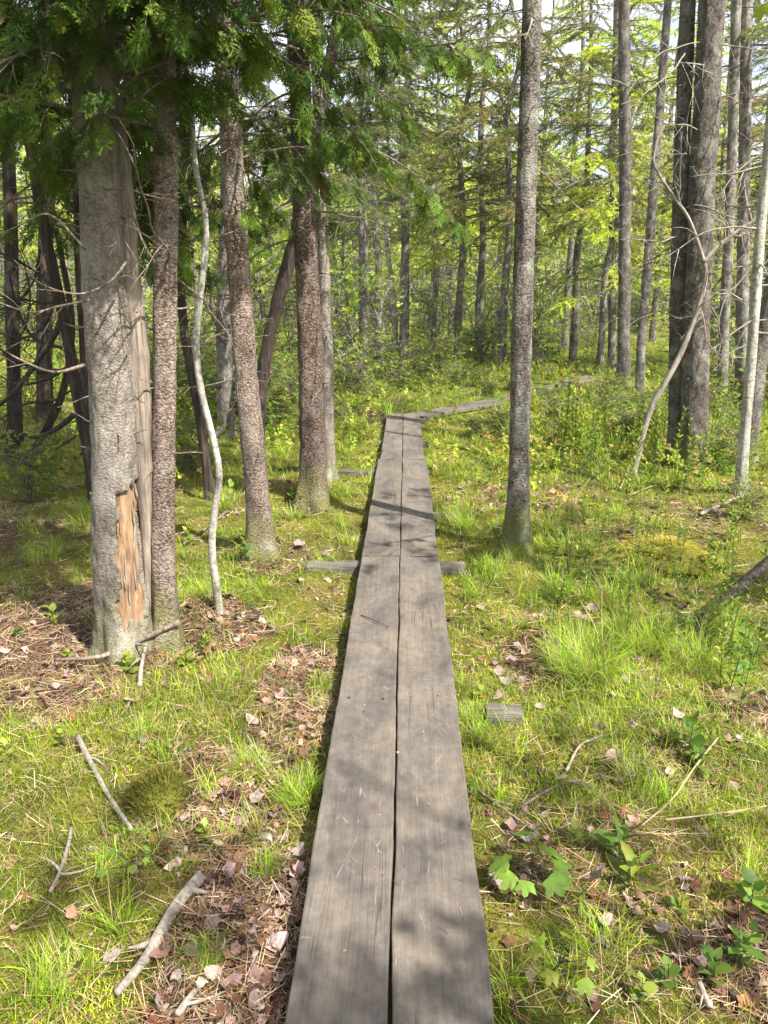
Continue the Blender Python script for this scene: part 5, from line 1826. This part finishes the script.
def build_litter():
    mb = MB()
    for (y0, y1, d, s0, s1) in ((0.8, 3.5, 1300, 0.014, 0.075), (3.5, 7, 450, 0.02, 0.075), (7, 14, 60, 0.04, 0.08)):
        x, y = sample_field(y0, y1, d)
        lm = litter_mask(x, y)
        keep = (RNG.random(len(x)) < (0.09 + 0.91 * smooth(0.25, 0.8, lm)) * np.where(x < -1.0, 0.35, 1.0)) & (board_dist(x, y) > 0.27)
        x, y = x[keep], y[keep]
        n = len(x)
        pos = np.stack([x, y, ground_z(x, y) + RNG.uniform(0.0, 0.022, n)], 1)
        a = RNG.uniform(0, 6.28, n)
        d_ = np.stack([np.cos(a), np.sin(a), RNG.normal(0, 0.3, n)], 1)
        scatter_on(mb, DEAD, pos, d_, RNG.normal(0, 0.5, (n, 3)) + (0, 0, 1), s0 + (s1 - s0) * RNG.random(n) ** 1.8, jitter_col(LITTER_COLS, n, 0.25, 0.05))
        # needles and fine twigs: thin straw slivers
        x, y = sample_field(y0, y1, d * 5)
        lm = litter_mask(x, y)
        keep = (RNG.random(len(x)) < 0.24 + 0.76 * smooth(0.2, 0.7, lm)) & (board_dist(x, y) > 0.262)
        x, y = x[keep], y[keep]
        n = len(x)
        pos = np.stack([x, y, ground_z(x, y) + RNG.uniform(0.002, 0.02, n)], 1)
        a = RNG.uniform(0, 6.28, n)
        d_ = np.stack([np.cos(a), np.sin(a), RNG.normal(0, 0.15, n)], 1)
        sl = np.array([(-0.5, 0, 0), (0.5, 0, 0), (0.35, 1, 0.04), (-0.35, 1, 0.04)]), [np.array([(0, 1, 2, 3)])]
        xx, yy, zz = frames(d_, RNG.normal(0, 0.4, (n, 3)) + (0, 0, 1))
        ln = RNG.uniform(0.03, 0.11, n)
        mb.inst(sl[0], sl[1], pos, xx, yy, zz, np.stack([RNG.uniform(0.001, 0.0028, n) * (1 if y1 < 5 else 1.5), ln, ln], 1), jitter_col([(0.25, 0.14, 0.08), (0.36, 0.25, 0.16), (0.16, 0.09, 0.06), (0.45, 0.36, 0.24)], n, 0.2))
    n = 150
    x, y = RNG.uniform(-0.225, 0.225, n), RNG.uniform(1.2, 10.5, n) ** 0.9
    pos = np.stack([x, y, np.full(n, BOARD_Z + 0.006)], 1)
    a = RNG.uniform(0, 6.28, n)
    d_ = np.stack([np.cos(a), np.sin(a), 0 * a], 1)
    xx, yy, zz = frames(d_, np.tile((0, 0, 1.0), (n, 1)))
    ln = RNG.uniform(0.006, 0.035, n)
    mb.inst(sl[0], sl[1], pos, xx, yy, zz, np.stack([RNG.uniform(0.0008, 0.002, n), ln, ln * 0.3], 1), jitter_col([(0.25, 0.15, 0.08), (0.36, 0.27, 0.18), (0.10, 0.06, 0.04)], n, 0.2))
    n = 26
    x, y = RNG.uniform(-0.22, 0.22, n), RNG.uniform(1.4, 9, n)
    pos = np.stack([x, y, np.full(n, BOARD_Z + 0.005)], 1)
    a = RNG.uniform(0, 6.28, n)
    scatter_on(mb, DEAD, pos, np.stack([np.cos(a), np.sin(a), 0 * a], 1), RNG.normal(0, 0.1, (n, 3)) + (0, 0, 1), RNG.uniform(0.008, 0.02, n), jitter_col([(0.30, 0.17, 0.08), (0.36, 0.27, 0.18), (0.14, 0.08, 0.05)], n, 0.2))
    o = mb.build('leaf_litter', M['litter'], None, smooth_shade=False)
    tag(o, 'brown leaf and needle litter lying in the bare patches', 'litter', kind='stuff')


build_litter()

# individual pale dead leaves
DEADOBJ = []
for k, (tv, tf) in enumerate(DEAD):
    mb = MB()
    mb.add(tv, tf, [(0.26, 0.205, 0.19), (0.225, 0.17, 0.155), (0.27, 0.22, 0.205), (0.18, 0.105, 0.07), (0.245, 0.19, 0.175)][k])
    mb.build('dead_leaf', M['litter'], None, smooth_shade=False)
    o = bpy.data.objects[-1] if False else [q for q in COL.objects if q.name.startswith('dead_leaf')][-1]
    DEADOBJ.append(o)
GL = 'pale dead leaves scattered on the ground'
used0 = set()


def dead_leaf(px, py, size, k, label, lift=0.025):
    p = on_ground(px, py)
    if k not in used0:
        o = DEADOBJ[k]
        used0.add(k)
    else:
        o = DEADOBJ[k].copy()
        COL.objects.link(o)
    o.location = (p[0], p[1], p[2] + lift)
    o.rotation_euler = (random.uniform(-.4, .4), random.uniform(-.4, .4), random.uniform(0, 6.28))
    s = size / F_PX * float((p - CAM) @ _fw) * 0.95
    o.scale = (s, s, s)
    return tag(o, label, 'dead leaf', GL)


for (px, py, sz, k, lab) in (
        (118, 962, 34, 0, 'large pale maple leaf beside the bleached stick'), (212, 928, 28, 1, 'pale pinkish leaf right of the bleached stick tip'),
        (196, 958, 26, 4, 'pale lobed leaf between bleached stick and leaf litter'), (176, 986, 20, 2, 'small oval pale leaf near the bottom edge of moss'),
        (178, 873, 14, 2, 'tiny white leaf above the bleached stick'), (132, 830, 16, 1, 'small pale leaf at the lower end of straight stick'),
        (14, 866, 20, 3, 'tan leaf at the left edge of the grass'), (240, 828, 26, 0, 'pale leaf in the pile beside the boardwalk'), (255, 806, 22, 4, 'pale leaf at the top of the pile beside boardwalk'),
        (262, 842, 20, 1, 'pale leaf low in the pile beside boardwalk'), (298, 858, 24, 0, 'pale leaf tucked against the boardwalk edge'), (286, 912, 22, 4, 'pale leaf in dark litter against the plank'),
        (272, 946, 20, 1, 'pale leaf deep in brown litter near the plank'), (282, 985, 22, 0, 'pale leaf at the bottom beside the plank'), (290, 716, 18, 1, 'whitish leaf on yellow moss left of the boardwalk'),
        (312, 742, 18, 4, 'curled pale leaf close to the plank above the pile'), (346, 618, 14, 1, 'pinkish leaf by the plank near the dark twig'), (332, 668, 14, 3, 'brown leaf in the strip of litter by the plank'),
        (596, 882, 34, 4, 'large pale crumpled leaf right of the maple seedling'), (686, 884, 22, 1, 'pale leaf lying alone in right-hand grass'), (604, 928, 20, 2, 'oval pale leaf below the large crumpled leaf'),
        (640, 902, 18, 3, 'tan leaf beside fan-leaved forb'), (660, 935, 18, 2, 'curled brown leaf in the dark litter hollow'), (560, 782, 18, 1, 'pale leaf at the end of slim brown twig'),
        (530, 845, 18, 2, 'pale leaf beside the thin curved twig'), (505, 686, 22, 0, 'pale leaf above the grey sleeper end'), (498, 678, 16, 4, 'second pale leaf behind the grey sleeper end'),
        (580, 622, 26, 0, 'pale pinkish leaf on the ground left of the huckleberry stems'), (590, 612, 18, 4, 'small pale leaf touching the pinkish leaf'), (520, 650, 22, 1, 'pale leaf in litter left of the large sedge tuft'),
        (540, 712, 14, 2, 'pale chip of leaf right of the grey sleeper end'), (700, 968, 20, 0, 'pale leaf near the white stick at bottom right'), (530, 985, 18, 4, 'pale leaf in the grass low right of the plank'),
        (322, 556, 18, 1, 'pale leaf by the long left sleeper'), (300, 548, 18, 0, 'pale leaf at the tip of the long left sleeper'), (465, 490, 16, 0, 'pale leaf in litter past the short right sleeper'),
        (478, 512, 16, 1, 'pale leaf left of the single grey trunk foot'), (130, 702, 14, 1, 'pale leaf in front of the pinkish trunk'), (182, 712, 14, 3, 'reddish leaf on moss below the white sapling'), (58, 692, 14, 2, 'grey leaf on brown needles left of the thick trunk')):
    dead_leaf(px, py, sz, k, lab)

# ------------------------------------------------------------------ small plants
def maple_leaf_tmpl(seed):
    rg = random.Random(seed)
    # (angle from the tip, radius) of one half: middle lobe, shoulder tooth, sinus, side lobe, teeth, base lobe
    half = [(0, 1.0), (9, .84), (14, .80), (19, .66), (27, .56), (36, .70), (46, .80), (54, .88), (60, .74), (70, .68), (80, .52), (94, .50), (112, .52), (126, .46), (150, .36)]
    full = half + [(180, .26)] + [(360 - a, r) for a, r in reversed(half[1:])]
    o = []
    for a, rr in full:
        a = R(90 + a)
        rr *= rg.uniform(0.94, 1.06)
        o.append((rr * math.cos(a) * 0.78, 0.36 + rr * math.sin(a) * 0.66))
    o = np.array(o)
    n = len(o)
    c = np.array([0, 0.36])
    P = np.vstack([[c], c + (o - c) * 0.55, o])
    z = -0.55 * (P[:, 0] ** 2) - 0.28 * (P[:, 1]) ** 2 + 0.16 * np.abs(P[:, 0]) + 0.03 * np.sin(P[:, 0] * 14 + P[:, 1] * 9)
    V = np.column_stack([P, z])
    k = np.arange(n)
    return V, [np.stack([0 * k, 1 + k, 1 + (k + 1) % n], 1), np.stack([1 + k, 1 + n + k, 1 + n + (k + 1) % n, 1 + (k + 1) % n], 1)]


MAPLE = [maple_leaf_tmpl(1)]


def maple_seedling(px, py, label, leaf=0.085, h=0.16, n=7, seed=0, col=((0.19, 0.31, 0.05), (0.15, 0.26, 0.04))):
    rg = random.Random(seed)
    b = on_ground(px, py)
    root = empty('maple_seedling', b, label, 'plant', 'leafy seedlings and forbs')
    mb = MB()
    top = b + np.array([rg.gauss(0, .02), rg.gauss(0, .02), h])
    tube(mb, catmull([b - (0, 0, .01), (b + top) / 2 + (0.01, 0, 0), top], 8), np.linspace(0.003, 0.0018, 8), 6)
    tips = []
    for i in range(n):
        a = 6.28 * i / n + rg.uniform(-.3, .3)
        st = b + (top - b) * rg.uniform(0.55, 1.0)
        d = np.array([math.cos(a), math.sin(a), rg.uniform(0.1, 0.5)])
        e = st + d * rg.uniform(0.03, 0.08)
        tube(mb, [st, e], [0.0014, 0.001], 4)
        tips.append((e, d))
    mb.build('stem', M['log'], root, loc=b)
    for e, d in tips:
        lm = MB()
        dd = np.array([d * (1, 1, 0) + (0, 0, -0.12)])
        x, y, z = frames(dd, np.array([[rg.gauss(0, .2), rg.gauss(0, .2), 1]]))
        lm.inst(MAPLE[0][0], MAPLE[0][1], np.array([e]), x, y, z, np.array([leaf * rg.uniform(0.75, 1.15)]), jitter_col(col, 1, 0.12, 0.04))
        lm.build('leaf', M['leaf'], root, loc=b)
    return root


maple_seedling(524, 895, 'light green maple seedling with broad lobed leaves at the plank edge', 0.075, 0.12, 11, 1)
maple_seedling(130, 1010 - 130, 'tiny yellow-green seedling left of the leaf pile', 0.03, 0.06, 5, 3)
maple_seedling(545, 975, 'small yellow-green seedling low right of the plank', 0.045, 0.08, 6, 2, ((0.24, 0.32, 0.05),))


def forb(b, label, h, n, leaf, w, seed, cols, spread=0.5, name='leafy_forb', up=0.35):
    """Herb: an upright stem with leaves along it."""
    rg = random.Random(seed)
    root = empty(name, b, label, 'plant', 'leafy seedlings and forbs')
    mb = MB()
    top = np.array(b) + np.array([rg.gauss(0, .1) * h, rg.gauss(0, .1) * h, h])
    Q = catmull([b - np.array([0, 0, .02]), (b + top) / 2 + np.array([rg.gauss(0, .03), rg.gauss(0, .03), 0]) * h, top], 14)
    tube(mb, Q, np.linspace(max(0.0022, h * 0.006), 0.0012, 14), 5, (0.12, 0.15, 0.04))
    mb.build('stem', M['leaf'], root, loc=b)
    lv, lt = leaf_poly(w)
    pos, dirs, sc = [], [], []
    for i in range(n):
        u = 0.15 + 0.85 * (i + 0.5) / n
        a = i * 2.4 + rg.uniform(-.4, .4)
        pos.append(Q[int(u * 13)])
        dirs.append((math.cos(a), math.sin(a), up + rg.gauss(0, .25) + 0.4 * u))
        sc.append(leaf * rg.uniform(0.7, 1.15) * (1.1 - 0.5 * u))
    cm = MB()
    k = len(pos)
    x, y, z = frames(np.array(dirs), RNG.normal(0, .2, (k, 3)) + (0, 0, 1))
    cm.inst(lv, [lt], np.array(pos), x, y, z, np.array(sc), jitter_col(cols, k, 0.18, 0.05))
    cm.build('foliage', M['leaf'], root, loc=b, smooth_shade=True)
    return root


FORB = [(0.12, 0.21, 0.035), (0.17, 0.26, 0.045), (0.09, 0.17, 0.03)]
YFORB = [(0.26, 0.32, 0.05), (0.20, 0.28, 0.04)]
rgf = random.Random(55)
# the stand of tall green stems in front of the right-hand trunks
for i in range(64):
    px, py = rgf.uniform(530, 715), rgf.uniform(436, 492)
    b = on_ground(px, py)
    forb(b, 'tall leafy stem in the green stand before the right-hand trunks', rgf.uniform(0.35, 0.8), rgf.randrange(28, 42), rgf.uniform(0.06, 0.10), 0.2, 600 + i, YFORB if rgf.random() < 0.6 else FORB, name='tall_forb', up=0.9)['group'] = 'tall leafy stems in a stand'
for i in range(16):
    px, py = rgf.uniform(715, 775), rgf.uniform(600, 720)
    b = on_ground(px, py)
    forb(b, 'feathery bright green stem at the right edge', rgf.uniform(0.25, 0.5), rgf.randrange(16, 24), rgf.uniform(0.05, 0.08), 0.25, 700 + i, YFORB if i % 2 else FORB, name='tall_forb')['group'] = 'bright green stems at the right edge'
for i in range(26):
    px, py = rgf.uniform(535, 700), rgf.uniform(555, 650)
    b = on_ground(px, py)
    forb(b, 'low huckleberry stem with small leaves near the large sedge tuft', rgf.uniform(0.22, 0.42), rgf.randrange(20, 34), rgf.uniform(0.025, 0.04), 0.4, 800 + i, FORB, name='huckleberry_stem')['group'] = 'huckleberry stems near the sedge'
for i in range(34):
    px, py = rgf.uniform(545, 770), rgf.uniform(488, 580)
    b = on_ground(px, py)
    forb(b, 'low leafy stem in grass between sedge and far stand', rgf.uniform(0.15, 0.35), rgf.randrange(14, 24), rgf.uniform(0.04, 0.06), 0.35, 850 + i, FORB if i % 2 else YFORB, name='leafy_forb')['group'] = 'low leafy stems in the grass'
# broad low ones in front
for k, (px, py, h, n, l_, w, cols, lab) in enumerate((
        (688, 748, 0.13, 9, 0.10, 0.45, FORB, 'glossy broad-leaved forb under the dry stems'), (700, 772, 0.10, 8, 0.09, 0.42, FORB, 'dark green forb beside the crossing dry stem'),
        (618, 858, 0.10, 8, 0.12, 0.22, FORB, 'narrow-leaved green forb near the crumpled leaf'), (632, 892, 0.11, 9, 0.12, 0.22, YFORB, 'fan-leaved yellow-green forb behind the crumpled leaf'),
        (680, 912, 0.07, 8, 0.05, 0.5, YFORB, 'small yellowish forb in right-hand grass'), (752, 905, 0.09, 8, 0.08, 0.5, FORB, 'round-leaved forb touching the right edge'),
        (735, 965, 0.12, 12, 0.08, 0.4, FORB, 'leafy forb at the bottom right corner'), (712, 985, 0.1, 10, 0.07, 0.4, FORB, 'bluish green forb beside white stick'),
        (668, 985, 0.08, 8, 0.05, 0.5, FORB, 'small dark forb in the litter hollow'), (640, 1005, 0.08, 8, 0.06, 0.45, YFORB, 'yellowish forb at the bottom edge'),
        (57, 628, 0.12, 8, 0.09, 0.35, YFORB, 'bright forb on brown needles left of the thick trunk'), (70, 662, 0.06, 8, 0.05, 0.5, YFORB, 'small forb just below the bright forb'),
        (130, 672, 0.09, 9, 0.06, 0.45, YFORB, 'yellow-green forb growing at the brown branch'), (186, 668, 0.10, 9, 0.07, 0.45, YFORB, 'yellow-green forb right of the pinkish trunk'),
        (205, 650, 0.08, 9, 0.07, 0.5, YFORB, 'low yellow forb below the white sapling'), (60, 745, 0.05, 7, 0.04, 0.5, YFORB, 'tiny forb above the straight pale stick'),
        (190, 545, 0.12, 10, 0.07, 0.45, YFORB, 'bright forb behind the white sapling'), (244, 556, 0.12, 10, 0.07, 0.45, FORB, 'green forb at foot of the leaning pale trunk'),
        (295, 505, 0.12, 10, 0.1, 0.4, FORB, 'green forb at the foot of the dark brown trunk'), (8, 760, 0.08, 8, 0.06, 0.45, YFORB, 'bright forb at the left edge'),
        (205, 838, 0.06, 8, 0.05, 0.5, YFORB, 'bright little forb beside reddish leaves'), (172, 815, 0.05, 8, 0.045, 0.5, YFORB, 'light forb in the moss left of the leaf pile'),
        (480, 700, 0.05, 7, 0.06, 0.5, YFORB, 'bright leaves beside the grey sleeper end'), (575, 842, 0.05, 7, 0.06, 0.45, YFORB, 'small round-leaved forb above the maple seedling'),
        (470, 795, 0.05, 6, 0.06, 0.5, FORB, 'small leaves peeking over the right plank edge'), (560, 740, 0.05, 8, 0.04, 0.5, YFORB, 'little forb on orange moss'))):
    forb(on_ground(px, py), lab, h, n, l_, w, 900 + k, cols)
# scattered tiny herbs
for i in range(60):
    D = rgf.uniform(1.6, 7)
    x = rgf.choice([-1, 1]) * rgf.uniform(0.4, 0.5 + 0.48 * D)
    b = np.array([x, D, gz(x, D)])
    forb(b, 'tiny bright herb sprouting among the moss', rgf.uniform(0.03, 0.09), rgf.randrange(5, 9), rgf.uniform(0.025, 0.055), 0.45, 1000 + i, YFORB if rgf.random() < 0.6 else FORB, name='moss_herb')['group'] = 'tiny herbs among the moss'

# overhanging twig at the top right corner
def corner_twig():
    b = aty(790, -8, 3.4)
    root = empty('maple_branch', b, 'yellow-green leaves hanging into the top right corner', 'branch')
    e = aty(742, 4, 3.4)
    mb = MB()
    Q = catmull([b + (1.6, 0.4, 0.6), b, (b + e) / 2 + (0, 0, .02), e], 24)
    tube(mb, Q, np.linspace(0.012, 0.002, 24), 6)
    mb.build('twig', M['dead_brown'], root, loc=b)
    for k in range(9):
        lm = MB()
        q = Q[8 + int(k * 15 / 9)]
        a = random.uniform(0, 6.28)
        x, y, z = frames(np.array([[math.cos(a), math.sin(a), -0.5]]), np.array([[random.gauss(0, .3), -0.5, 1]]))
        lm.inst(MAPLE[0][0], MAPLE[0][1], np.array([q]), x, y, z, np.array([random.uniform(0.07, 0.1)]), jitter_col([(0.22, 0.32, 0.05)], 1, 0.1))
        lm.build('leaf', M['leaf'], root, loc=b)


corner_twig()

# mossy hummock left
def hummock(px, py, r_, h, label, cols=((0.14, 0.12, 0.02), (0.19, 0.18, 0.03), (0.11, 0.11, 0.02)), nb=2600):
    b = on_ground(px, py)
    root = empty('moss_hummock', b, label, 'moss mound')
    nu, nv = 48, 16
    th = np.arange(nu) * 2 * math.pi / nu
    V = []
    for j in range(nv):
        u = j / (nv - 1)
        rr = r_ * math.cos(u * math.pi / 2) if j < nv - 1 else 0.002
        V.append(np.stack([np.cos(th) * rr, np.sin(th) * rr, np.full(nu, h * math.sin(u * math.pi / 2) - 0.03)], 1))
    V = np.array(V)
    k = 1 + (vnoise(V[..., 0] * 14 + 5, V[..., 1] * 14, V[..., 2] * 14, 6) - 0.5) * 0.5
    V = V * k[..., None]
    Vf = V.reshape(-1, 3)
    i = np.arange(nv - 1)[:, None] * nu
    j = np.arange(nu)[None]
    q = np.stack([i + j, i + (j + 1) % nu, i + nu + (j + 1) % nu, i + nu + j], -1).reshape(-1, 4)
    mb = MB()
    mb.add(Vf + b, [q], (0.2,) * 3)
    mb.build('mound', M['ground'], root, loc=b)
    a, u = RNG.uniform(0, 6.28, nb), RNG.random(nb)
    idx = RNG.integers(0, len(Vf) - nu, nb)
    pos = Vf[idx] + b + RNG.normal(0, 0.006, (nb, 3))
    up = norm(Vf[idx] * (1, 1, 1.5) + (0, 0, 0.05) + RNG.normal(0, .03, (nb, 3)))
    xa = norm(np.cross(up, RNG.normal(0, 1, (nb, 3))))
    mb = MB()
    tv, tf = BLADES[1]
    ln = RNG.uniform(0.012, 0.03, nb)
    mb.inst(tv, tf, pos, xa, np.cross(up, xa), up, np.stack([RNG.uniform(.002, .004, nb), ln, ln], 1), jitter_col(cols, nb, 0.2))
    mb.build('moss', M['grass'], root, loc=b)['kind'] = 'stuff'


hummock(158, 800, 0.115, 0.11, 'dark olive moss hummock right of the straight pale stick')
hummock(668, 552, 0.3, 0.09, 'yellow moss hump in the right-hand clearing', [(0.42, 0.38, 0.06), (0.48, 0.40, 0.10), (0.34, 0.34, 0.05)], 6000)

# ------------------------------------------------------------------ light and camera
SUN_EL, SUN_AZ = R(50), R(133)          # azimuth clockwise from +Y (the way the boards run)
w = bpy.data.worlds.new('World')
SC.world = w
w.use_nodes = True
nt = w.node_tree
nt.nodes.clear()
sky = N(nt, 'ShaderNodeTexSky', sky_type='NISHITA')
sky.sun_disc = False
sky.sun_elevation = SUN_EL
sky.sun_rotation = SUN_AZ
sky.air_density = 1.0
sky.dust_density = 5.0
bg = N(nt, 'ShaderNodeBackground')
bg.inputs[1].default_value = 0.11
tcw = N(nt, 'ShaderNodeTexCoord')
cl = noise(nt, mapping(nt, tcw.outputs['Generated'], (1, 1, 2.2)), 2.6, 6, 0.6, 0.3)
cf = ramp(nt, cl.outputs[0], [(0.36, (0.15,) * 3), (0.55, (1, 1, 1))])
L(nt, mixc(nt, cf, sky.outputs[0], (4.6, 4.8, 5.2)), bg.inputs[0])
wo = N(nt, 'ShaderNodeOutputWorld')
L(nt, bg.outputs[0], wo.inputs[0])

sd = bpy.data.lights.new('sun', 'SUN')
sd.energy = 5.0
sd.angle = R(0.53)
sd.color = (1.0, 0.94, 0.84)
so = bpy.data.objects.new('sun', sd)
COL.objects.link(so)
dirv = Vector((math.sin(SUN_AZ) * math.cos(SUN_EL), math.cos(SUN_AZ) * math.cos(SUN_EL), math.sin(SUN_EL)))
so.rotation_euler = dirv.to_track_quat('Z', 'Y').to_euler()
so.location = (6, -6, 12)

hm, hn = nodes_of('added_haze')
pv = N(hn, 'ShaderNodeVolumePrincipled')
pv.inputs['Color'].default_value = (0.96, 0.98, 1.0, 1)
pv.inputs['Density'].default_value = 0.0006  # added volume, lifts the distance the way lens flare does
L(hn, pv.outputs[0], N(hn, 'ShaderNodeOutputMaterial').inputs['Volume'])
mb = MB()
hv = np.array([(x, y, z) for z in (-1.6, 16.0) for y in (-42, 222) for x in (-162, 162)], float)
mb.add(hv, [np.array([(0, 2, 3, 1), (4, 5, 7, 6), (0, 1, 5, 4), (2, 6, 7, 3), (0, 4, 6, 2), (1, 3, 7, 5)])])
tag(mb.build('haze', hm, None, smooth_shade=False), 'thin haze added to pale the far wood', 'haze', kind='stuff')

cd = bpy.data.cameras.new('camera')
cd.sensor_fit = 'VERTICAL'
cd.sensor_height = 36.0
cd.lens = F_PX / H_PX * 36.0
cd.clip_start = 0.05
cd.clip_end = 1000
co = bpy.data.objects.new('camera', cd)
COL.objects.link(co)
co.location = CAM
co.rotation_euler = (math.pi / 2 - PITCH, 0, YAW)
SC.camera = co

SC.view_settings.view_transform = 'Standard'
SC.view_settings.look = 'None'
SC.view_settings.exposure = 1.38
SC.view_settings.gamma = 1.0
cy = SC.cycles
cy.max_bounces = 7
cy.diffuse_bounces = 4
cy.glossy_bounces = 2
cy.transmission_bounces = 3
cy.transparent_max_bounces = 6
cy.caustics_reflective = False
cy.caustics_refractive = False
